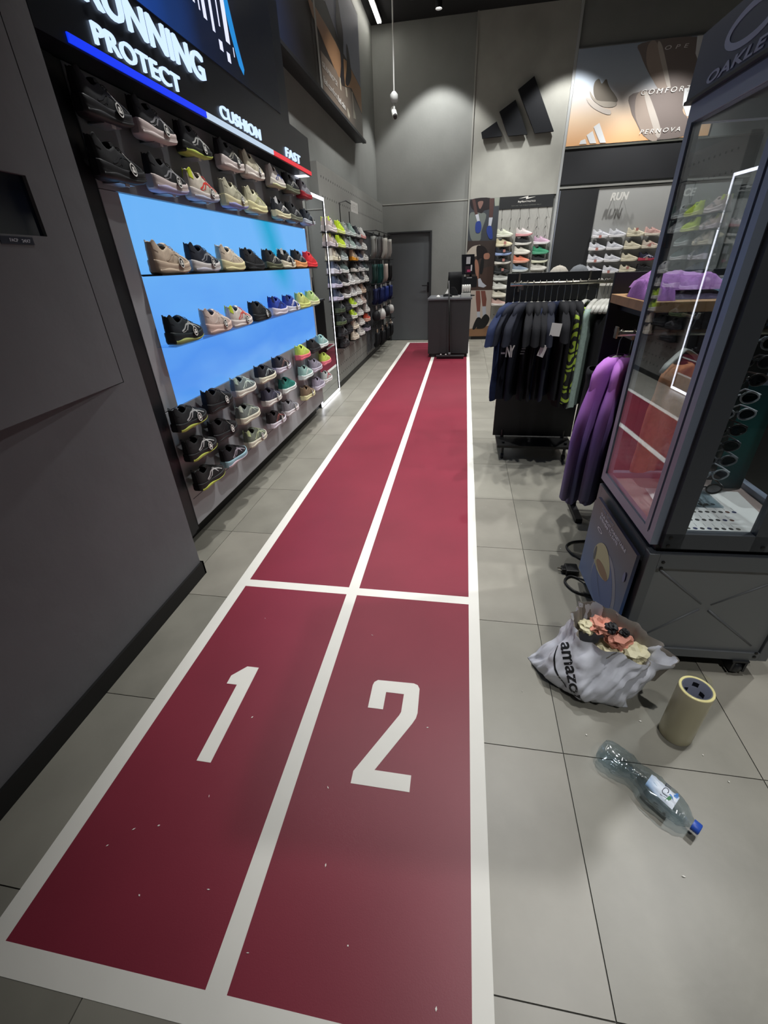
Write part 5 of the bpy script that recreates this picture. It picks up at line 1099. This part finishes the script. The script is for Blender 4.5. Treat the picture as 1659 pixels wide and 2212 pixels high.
# side poster on the base
ps = thing('eyewear_poster', 'blue eyewear poster board with a lens picture on the cabinet side', 'poster', (.675, 1.327, 0), math.radians(2.5))
def pv(v, z, d=0): return (-.030-d, v, z)
MB().prism([pv(.02, .125), pv(.485, .125), pv(.485, .50), pv(.455, .535), pv(.02, .535)], (.012, 0, 0)).obj('poster_board', ramp_mat('poster_blue', 2, .12, .54, [(0, '#46659a'), (.45, '#34507f'), (.75, '#2c3558'), (1, '#252638')], 0, .35), ps, local=True)
MB().box(-.018, -.001, .06, .44, .2, .24).box(-.018, -.001, .06, .44, .45, .49).obj('mounting_rail', BLACKM, ps, local=True)
def egg(vc, zc, a, b_, n=28, k=.25): return [(vc+a*math.cos(2*PI*i/n)*(1-k*math.sin(2*PI*i/n)), zc+b_*math.sin(2*PI*i/n)) for i in range(n)]
lens_polys = [('halo', egg(.205, .27, .135, .125)), ('inner', egg(.215, .255, .118, .118)), ('lens', egg(.265, .335, .095, .070)), ('amber', egg(.245, .298, .070, .026, k=0)), ('hole', egg(.345, .315, .012, .035, k=.1)), ('line', [(.335, .30), (.338, .30), (.20, .19), (.196, .19)]), ('blob', egg(.055, .41, .010, .022, k=0))]
flat_polys(lens_polys, {'halo': mat('#7d8494', .4), 'inner': mat('#3a5890', .4), 'lens': mat('#b3b184', .4), 'amber': mat('#7d5a35', .4), 'hole': mat('#2c3440', .4), 'line': mat('#10151f', .4), 'blob': mat('#4d5a94', .4)}, lambda p, d: pv(p[0], p[1], d), ps, local=True)
PTX = mat('#d8dce6', .5)
text('lettering', 'meet', pv(.385, .510, .0005), -EY, EZ, .14, .014, .0006, mat('#9aa2b6', .5), ps, True)
text('lettering', 'our', pv(.385, .487, .0005), -EY, EZ, .285, .013, .0006, PTX, ps, True)
text('lettering', 'eye', pv(.385, .468, .0005), -EY, EZ, .21, .013, .0006, PTX, ps, True)
oc = MB(); oc.grid([[pv(.357-.028*math.cos(2*PI*k/20), .425+.009*math.sin(2*PI*k/20), .0009) for k in range(21)], [pv(.357-.021*math.cos(2*PI*k/20), .425+.0055*math.sin(2*PI*k/20), .0009) for k in range(21)]]); oc.obj('oval_logo', PTX, ps, local=True)
# paper sheets on the tray, with rows of lens samples
sh_ = thing('lens_sheet', 'white lens chart sheet lying on the cabinet tray', 'sheet', (.675, 1.327, 0), math.radians(2.5))
MB().prism([(.10, .075, .6008), (.44, .06, .6008), (.475, .40, .6008), (.13, .42, .6008)], (0, 0, .0008)).obj('paper', PAPER, sh_, local=True)
dot = MB().lathe([(.0075, 0), (.0075, .0004)], (0, 0, 0), 12).mesh('lens_sample', ANYM)
rg = random.Random(5)
for r, (v, n, u0) in enumerate(((.105, 8, .155), (.165, 9, .14), (.225, 11, .13), (.285, 9, .13), (.345, 7, .14))):
    for i in range(n):
        o = link('lens_sample', dot, sh_, True); o.location = (u0+i*.0235+r*.003, v+.0005*i, .6017)
        o.material_slots[0].link = 'OBJECT'; o.material_slots[0].material = mat(rg.choice(['#2b2c2e', '#33363a', '#1d2a55', '#5a3a30', '#4a4b44', '#23252a']), .4)
    for i in range(n-2):
        lbx = MB().box(u0+.005+i*.03, u0+.0062+i*.03, v+.016, v+.038, .6017, .602).obj('printed_line', mat('#8b8d90', .6), sh_, local=True)
lbx = MB().box(.118, .121, .085, .25, .6017, .602).obj('printed_title', mat('#4a4c50', .6), sh_, local=True)
# sunglasses on a clear stand
st = thing('eyewear_stand', 'clear acrylic eyewear stand inside the cabinet', 'stand', (.675, 1.327, 0), math.radians(2.5))
ACR_ = thin_glass('acrylic', '#dfe6ea', 1.5, .05)
MB().box(.277, .293, .33, .335, .602, 1.38).obj('stand_column', mat('#7d8388', .2, spec=.8), st, local=True)
MB().box(.22, .35, .26, .40, .6022, .607).obj('stand_foot', ACR_, st, local=True)
lens_m = thin_glass('dark_lens', '#3a3f48', 1.7)
def sunglasses(u, v, z, c, label, s=1.0, ro=0):
    e = thing('sunglasses', label, 'sunglasses', tuple(Vector((.675, 1.327, 0))+Matrix.Rotation(math.radians(2.5), 3, 'Z') @ Vector((u, v, z))), math.radians(2.5)+ro, 'sunglasses in the cabinet')
    fm_ = mat(c, .3)
    g = MB()
    for sx in (-1, 1):
        g.tube([(sx*(.034+.027*math.cos(2*PI*k/16)), .006*abs(math.cos(2*PI*k/16)-sx*-1)*0, .019*math.sin(2*PI*k/16)*(1-.15*math.cos(2*PI*k/16)*sx)) for k in range(16)], .0032, 6, closed=True)
    g.tube([(-.010, 0, .006), (0, -.003, .010), (.010, 0, .006)], .003, 6)
    g.obj('frame', fm_, e, True, True)
    for sx in (-1, 1):
        q = MB(); q.face([(sx*(.034+.026*math.cos(2*PI*k/16)), .001, .018*math.sin(2*PI*k/16)*(1-.15*math.cos(2*PI*k/16)*sx)) for k in range(16)]); q.obj('lens', lens_m, e, local=True)
        MB().tube([(sx*.062, 0, .010), (sx*.066, .05, .008), (sx*.066, .10, .004), (sx*.062, .135, -.018)], .0028, 6).obj('temple', fm_, e, True, True)
    k = MB().box(-.006, .006, .004, .03, -.006, .004).obj('nose_rest', ACR_, e, local=True)
names_ = ['black', 'clear', 'grey', 'smoky', 'black wraparound', 'silver', 'clear-framed', 'dark brown', 'charcoal', 'pale grey', 'glossy black', 'white-rimmed']
cols_ = ['#101114', '#aab0b4', '#6a6f74', '#3c4045', '#0d0e11', '#a3a8ac', '#b9bec2', '#2a211d', '#26282c', '#8f959a', '#08090b', '#c3c6c8']
for i in range(12):
    sunglasses(.285+.006*((i*7) % 3-1), .295, .665+i*.058, cols_[i], '%s sunglasses, %s from the bottom on the clear stand' % (names_[i], ORD[i+1]), 1, .06*((i*5) % 3-1))
tc_ = thing('teal_backdrop', 'teal product card standing at the right in the cabinet', 'card', (.675, 1.327, 0), math.radians(2.5))
MB().prism([(.385, .43, .602), (.50, .43, .602), (.50, .43, 1.02), (.385, .43, 1.02)], (0, .004, 0)).obj('card_face', ramp_mat('teal_print', 2, .6, 1.05, [(0, '#14303a'), (.5, '#1f5c58'), (1, '#123038')], 0, .4), tc_, local=True)

# cables and adaptor behind the cabinet
cbm = mat('#0f1012', .5)
def flow(P, n=5):
    out = []
    for i in range(len(P)-1):
        a, b, c, d = (Vector(P[max(0, min(len(P)-1, i+k))]) for k in (-1, 0, 1, 2))
        for j in range(n):
            t = j/n; out.append(.5*((2*b)+(c-a)*t+(2*a-5*b+4*c-d)*t*t+(3*b-a-3*c+d)*t**3))
    return out+[Vector(P[-1])]
cab_ = MB().tube(flow([(.70, 1.74, .012), (.62, 1.77, .008), (.585, 1.84, .008), (.615, 1.89, .008), (.655, 1.88, .008), (.70, 1.82, .03)]), .006, 8).obj('power_cable', cbm, smooth=True); tag(cab_, 'black power cable looping over the floor beside the cabinet', 'cable')
cab2 = MB().tube(flow([(.72, 2.04, .01), (.67, 2.10, .008), (.655, 2.17, .008), (.70, 2.22, .008), (.78, 2.24, .008)]), .006, 8).obj('power_cable', cbm, smooth=True); tag(cab2, 'short black cable curving out from behind the cabinet', 'cable')
ad = thing('power_adaptor', 'black plug adaptor lying beside the cabinet', 'adaptor', (.63, 1.93, 0))
bx('adaptor_body', .60, .665, 1.90, 1.97, .0, .035, cbm, ad, bevel=.006); bx('plug_head', .582, .604, 1.915, 1.955, .004, .03, BLACK, ad, bevel=.004)
MB().bar((.582, 1.925, .017), (.565, 1.925, .017), .003).bar((.582, 1.945, .017), (.565, 1.945, .017), .003).obj('plug_pins', CHROME, ad)

# ------------------------------------------------------------------ plastic bag
d_ = Vector((.332, -.19, 0)).normalized(); n_ = Vector((-d_.y, d_.x, 0))
LV = [(0.0, (.507, 1.229), .192, .070, 1.5, 0), (.025, (.512, 1.232), .178, .100, 1.25, 0), (.07, (.535, 1.230), .168, .116, 1.05, .0), (.12, (.560, 1.234), .164, .114, .95, .0), (.17, (.583, 1.240), .158, .104, .9, .010), (.215, (.600, 1.246), .156, .092, .9, .026), (.256, (.612, 1.251), .164, .086, .85, .044)]
def bag_pt(k, a, inn=0):
    z, c, A, B, ex, tl = LV[k]
    ca, sa = math.cos(a), math.sin(a)
    u = math.copysign(abs(ca)**ex, ca)*A; v = math.copysign(abs(sa)**(1.0 if ex < 1.2 else ex), sa)*B
    q = k/(len(LV)-1)
    wr = noise.noise(Vector((ca*2.6+3, sa*2.6, q*1.1)))*.030*(.35+q)+abs(noise.noise(Vector((ca*5+9, sa*5, q*1.6+4))))*.022-.008
    wr *= (1 if k > 0 else .15)
    if k == len(LV)-1: wr += .006*math.sin(3*a+1)
    f = 1-inn
    p = Vector((c[0], c[1], z))+d_*(u*(1+wr/.14)*f)+n_*(v*(1+wr/.09)*f)
    p.z += tl*(-.55*ca+.60*sa)+(.007*math.sin(4*a+.6)+.006*math.sin(7*a) if k >= len(LV)-2 else 0)
    return p
def spline_rows(n_lv, n_a):
    R = []
    for i in range(n_lv+1):
        q = i/n_lv*(len(LV)-1); k = min(int(q), len(LV)-2); f = q-k; row = []
        for j in range(n_a):
            a = 2*PI*j/n_a
            P = [bag_pt(max(0, min(len(LV)-1, kk)), a) for kk in (k-1, k, k+1, k+2)]
            p = .5*((2*P[1])+(-P[0]+P[2])*f+(2*P[0]-5*P[1]+4*P[2]-P[3])*f*f+(-P[0]+3*P[1]-3*P[2]+P[3])*f**3)
            # sharp creases of thin film
            c1 = abs(noise.noise(Vector((p.x*16, p.y*16, p.z*13+5)))); c2 = abs(noise.noise(Vector((p.x*33+4, p.y*33, p.z*25))))
            amp = min(1, i/5); qq = i/n_lv
            tw = a*1.0+.9*qq+.35*noise.noise(Vector((p.x*6, p.y*6, p.z*6)))
            ridge = (abs(math.sin(4.5*tw+.7))**.6)*.011+(abs(math.sin(8.5*tw+2))**.7)*.006
            ridge *= .4+.9*abs(noise.noise(Vector((math.cos(a)*1.5, math.sin(a)*1.5, qq*2+7))))*1.6
            p += Vector((p.x-.57, p.y-1.25, 0)).normalized()*(ridge-.008)*amp
            p += Vector((p.x-.57, p.y-1.25, 0)).normalized()*((.5-c1)*.018+(.4-c2)*.007-.006)*amp
            p.z = max(p.z, .0008)
            row.append(p)
        R.append(row)
    return R
bag = thing('plastic_bag', 'open grey plastic mailing bag full of scraps on the floor', 'bag', (.55, 1.25, 0))
BR_ = spline_rows(30, 110)
PLAS = mat('#cbced8', .3, spec=.6, name='grey_plastic_film')
bmb = MB(); bmb.grid(BR_, True); bmb.f.append(tuple(range(110))[::-1]); bmb.mi.append(0)
bme = bmb.mesh('bag_film', PLAS, True)
# film thickness: inner skin
link('bag_film', bme, bag)
top = BR_[-1]; cen = sum(top, Vector())/len(top)
inn = [top]
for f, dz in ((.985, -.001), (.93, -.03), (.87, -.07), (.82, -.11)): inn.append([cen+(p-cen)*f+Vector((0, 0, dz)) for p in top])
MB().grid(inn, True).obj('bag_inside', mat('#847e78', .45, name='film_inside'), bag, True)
bvh = BVHTree.FromPolygons(bmb.v, [f for f in bmb.f])
nn = Vector((-.45, -.6, .66)).normalized(); ux = Vector((.12, -.75, -.60)).normalized(); uy = nn.cross(ux).normalized(); ux = uy.cross(nn).normalized()
O = Vector((.446, 1.275, .152))+nn*.12
def on_bag(p):
    h = bvh.ray_cast(p, -nn)
    return h[0]+nn*.0012 if h[0] is not None else None
def decal(pts_uv, faces, name, m, sub=1):
    bm = bmesh.new(); vs = [bm.verts.new((a, b_, 0)) for a, b_ in pts_uv]; bm.verts.ensure_lookup_table()
    for f in faces:
        try: bm.faces.new([vs[i] for i in f])
        except ValueError: pass
    bmesh.ops.triangulate(bm, faces=bm.faces)
    for _ in range(sub): bmesh.ops.subdivide_edges(bm, edges=[e_ for e_ in bm.edges if e_.calc_length() > .004], cuts=1)
    bad = []
    for v in bm.verts:
        q = on_bag(O+ux*v.co.x+uy*v.co.y)
        if q is None: bad.append(v)
        else: v.co = q
    if bad: bmesh.ops.delete(bm, geom=bad, context='VERTS')
    me = bpy.data.meshes.new(name); bm.to_mesh(me); bm.free(); me.materials.append(m)
    return link(name, me, bag)
INK = mat('#16181c', .5)
vs, fs = TX['ama']
decal([(a*.215, b_*.034) for a, b_ in vs], fs, 'printed_word', INK, 2)
arc = [(.01+.15*k/14, -.010-.022*math.sin(PI*k/14)) for k in range(15)]; arc2 = [(x, y-.004-.003*math.sin(PI*k/14)) for k, (x, y) in enumerate(arc)]
decal(arc+arc2, [(k, k+1, 16+k, 15+k) for k in range(14)], 'printed_smile', INK, 1)
# crumpled scraps inside
def crumple(c, r, m, seed, label, sq=.6):
    rg = random.Random(seed); bm = bmesh.new(); bmesh.ops.create_icosphere(bm, subdivisions=3, radius=1)
    for v in bm.verts:
        n1 = abs(noise.noise(v.co*1.7+Vector((seed, 0, 0)))); n2 = abs(noise.noise(v.co*4+Vector((0, seed, 0))))
        k = r*(1.05-.9*n1-.35*n2); v.co = Vector((v.co.x*k, v.co.y*k, v.co.z*k*sq))+Vector(c)
    me = bpy.data.meshes.new('paper_scrap'); bm.to_mesh(me); bm.free(); me.materials.append(m)
    return tag(link('paper_scrap', me), label, 'scrap', 'scraps in the plastic bag')
PEACH, CRM = mat('#d08f7d', .7), mat('#cdc7a6', .6)
zc = cen.z-.066
crumple((.575, 1.300, zc+.045), .055, PEACH, 2, 'peach paper scrap at the back of the bag opening', .7)
crumple((.530, 1.300, zc+.035), .040, CRM, 5, 'cream tape scrap at the left of the bag opening', .7)
crumple((.635, 1.268, zc+.020), .055, PEACH, 8, 'peach paper scrap in the middle of the bag opening', .7)
crumple((.680, 1.222, zc-.005), .056, CRM, 11, 'large cream tape scrap at the right of the bag opening', .8)
crumple((.602, 1.275, zc+.062), .028, mat('#14151a', .6), 14, 'black ribbon scrap on top of the peach paper', .8)
crumple((.645, 1.262, zc+.056), .022, mat('#101116', .6), 17, 'small black scrap right of the ribbon', .8)
crumple((.610, 1.25, zc-.045), .075, CRM, 21, 'cream scraps filling the lower part of the bag', .6)

# ------------------------------------------------------------------ tape roll
TXc, TYc, TH = .803, 1.052, .235
tpr = thing('tape_roll', 'tall cream roll of clear packing tape standing on the floor', 'tape roll', (TXc, TYc, 0))
MB().lathe([(.0495, .0005), (.0505, .004), (.0505, TH-.004), (.0495, TH), (.0425, TH), (.0425, .0005)], (TXc, TYc, 0), 48, cap=False).obj('tape_winding', ramp_mat('tape_edge', 2, TH-.012, TH-.002, [(0, '#c2bb9d'), (.8, '#c6bf9f'), (1, '#efe6a6')], 0, .25), tpr, True)
MB().lathe([(.0422, .001), (.0422, TH-.001), (.0385, TH-.001), (.0385, .001)], (TXc, TYc, 0), 48, cap=False).obj('cardboard_core', mat('#5c6070', .6), tpr, True)
cp = MB()
for a0, z0 in ((.2, .19), (.9, .215), (1.5, .185), (2.2, .212), (2.8, .19)):
    cp.grid([[(TXc+.0382*math.cos(a0+.45*k/6), TYc+.0382*math.sin(a0+.45*k/6), z) for k in range(7)] for z in (z0-.012, z0+.006)])
cp.obj('core_print', mat('#16181f', .6), tpr)
tl_ = MB(); tl_.grid([[(TXc+.0512*math.cos(a)+.004*math.sin(5*q), TYc+.0512*math.sin(a)+.010*q, TH-.03+.05*q) for q in (0, .5, 1)] for a in [(.2+1.5*k/10) for k in range(11)]])
tl_.obj('loose_film', thin_glass('clear_film', '#f2f2ec', 1.45, .08), tpr, True)
# ------------------------------------------------------------------ crushed water bottle
bA, bB = Vector((.520, .937, 0)), Vector((.753, .721, 0))
ax_ = (bB-bA).normalized(); sd = Vector((-ax_.y, ax_.x, 0)); BL = (bB-bA).length
bt = thing('water_bottle', 'crushed clear plastic water bottle with blue cap lying on the tiles', 'bottle', tuple((bA+bB)/2))
prof = [(0, .010), (.006, .030), (.02, .038), (.06, .040), (.085, .039), (.105, .031), (.118, .0285), (.135, .033), (.16, .039), (.20, .0395), (.235, .037), (.258, .029), (.272, .019), (.280, .0145), (.296, .0140)]
PROF = []
for (a, r0), (b_, r1) in zip(prof, prof[1:]):
    for k in range(4): PROF.append((a+(b_-a)*k/4, r0+(r1-r0)*k/4))
PROF.append(prof[-1])
def bot_pt(h, r, t, off=0):
    ca, sa = math.cos(t), math.sin(t)
    dent = 1+(.18*noise.noise(Vector((ca*1.4, sa*1.4, h*14)))+.22*abs(noise.noise(Vector((ca*3+2, sa*3, h*38))))-.07)*(1 if h < .255 else 0)
    rib = 1+.022*math.sin(h*330)*(1 if h < .09 else 0)
    rr = r*1.13*dent*rib+off if h < .27 else r*dent+off
    p = bA+ax_*h+sd*(rr*ca)+EZ*(.036+rr*sa*.80)
    p += sd*(.010*math.sin(h/.30*PI*1.3+.4))
    p.z = max(p.z, .0008)
    return p
NB = 44
bm_ = MB(); bm_.grid([[bot_pt(h, r, 2*PI*j/NB) for j in range(NB)] for h, r in PROF], True); bm_.f.append(tuple(range(NB))[::-1]); bm_.mi.append(0)
PET = thin_glass('pet_plastic', '#e6eef2', 1.95, .10)
bm_.obj('bottle_body', PET, bt, True)
cc = [bot_pt(.284, .0165, 2*PI*j/24) for j in range(24)]
cm_ = MB(); cm_.grid([[bot_pt(h, .0168*(1 if j % 2 else .96), 2*PI*j/32) for j in range(32)] for h in (.281, .300)]+[[bot_pt(.302, .013, 2*PI*j/32) for j in range(32)], [bot_pt(.302, .0005, 2*PI*j/32) for j in range(32)]], True); cm_.obj('bottle_cap', mat('#2a52b4', .4), bt, True)
lab = MB(); hs = [.150+.080*k/8 for k in range(9)]
def rad(h):
    return interp(prof, h)
lab.grid([[bot_pt(h, rad(h), PI*(.38+.36*j/12), .0010) for j in range(13)] for h in hs]); 
lab.obj('bottle_label', ramp_mat('label_print', 0, .62, .72, [(0, '#8fb0d6'), (.25, '#c3cfdf'), (.6, '#cfd6e2'), (.85, '#7fa6cf'), (1, '#4d7fbf')], 0, .4), bt, True)
bvb = BVHTree.FromPolygons(lab.v, lab.f)
def on_lab(x, y, d):
    h = bvb.ray_cast(Vector((x, y, .2)), Vector((0, 0, -1)))
    return h[0]+EZ*d if h[0] is not None else Vector((x, y, .067))
STK = [[(0.676, 0.828), (0.685, 0.819)], [(0.672, 0.823), (0.683, 0.814)], [(0.669, 0.818), (0.679, 0.809)], [(0.676, 0.828), (0.668, 0.817)], [(0.666, 0.797), (0.67, 0.8), (0.672, 0.804), (0.671, 0.809), (0.669, 0.811), (0.665, 0.811), (0.66, 0.808), (0.654, 0.802), (0.654, 0.797), (0.664, 0.789)], [(0.648, 0.795), (0.648, 0.793), (0.66, 0.785)]]
for s_ in STK:
    MB().tube([on_lab(x, y, .0004) for x, y in s_], .0010, 5, True, .4).obj('label_stroke', mat('#141a38', .5), bt)
for nm, P, c in (('label_leaf', [(0.654, 0.779), (0.668, 0.79), (0.675, 0.789), (0.672, 0.782), (0.663, 0.778), (0.657, 0.771)], '#2f7a45'), ('label_wave', [(0.67, 0.795), (0.692, 0.802), (0.699, 0.803), (0.693, 0.789), (0.677, 0.779), (0.674, 0.785)], '#3f78bd')):
    cx = sum(p[0] for p in P)/len(P); cy_ = sum(p[1] for p in P)/len(P); q = [on_lab(x, y, .0006) for x, y in P]; c0 = on_lab(cx, cy_, .0010)
    g = MB()
    for i in range(len(q)): g.face([c0, q[i], q[(i+1) % len(q)]])
    g.obj(nm, mat(c, .5), bt)
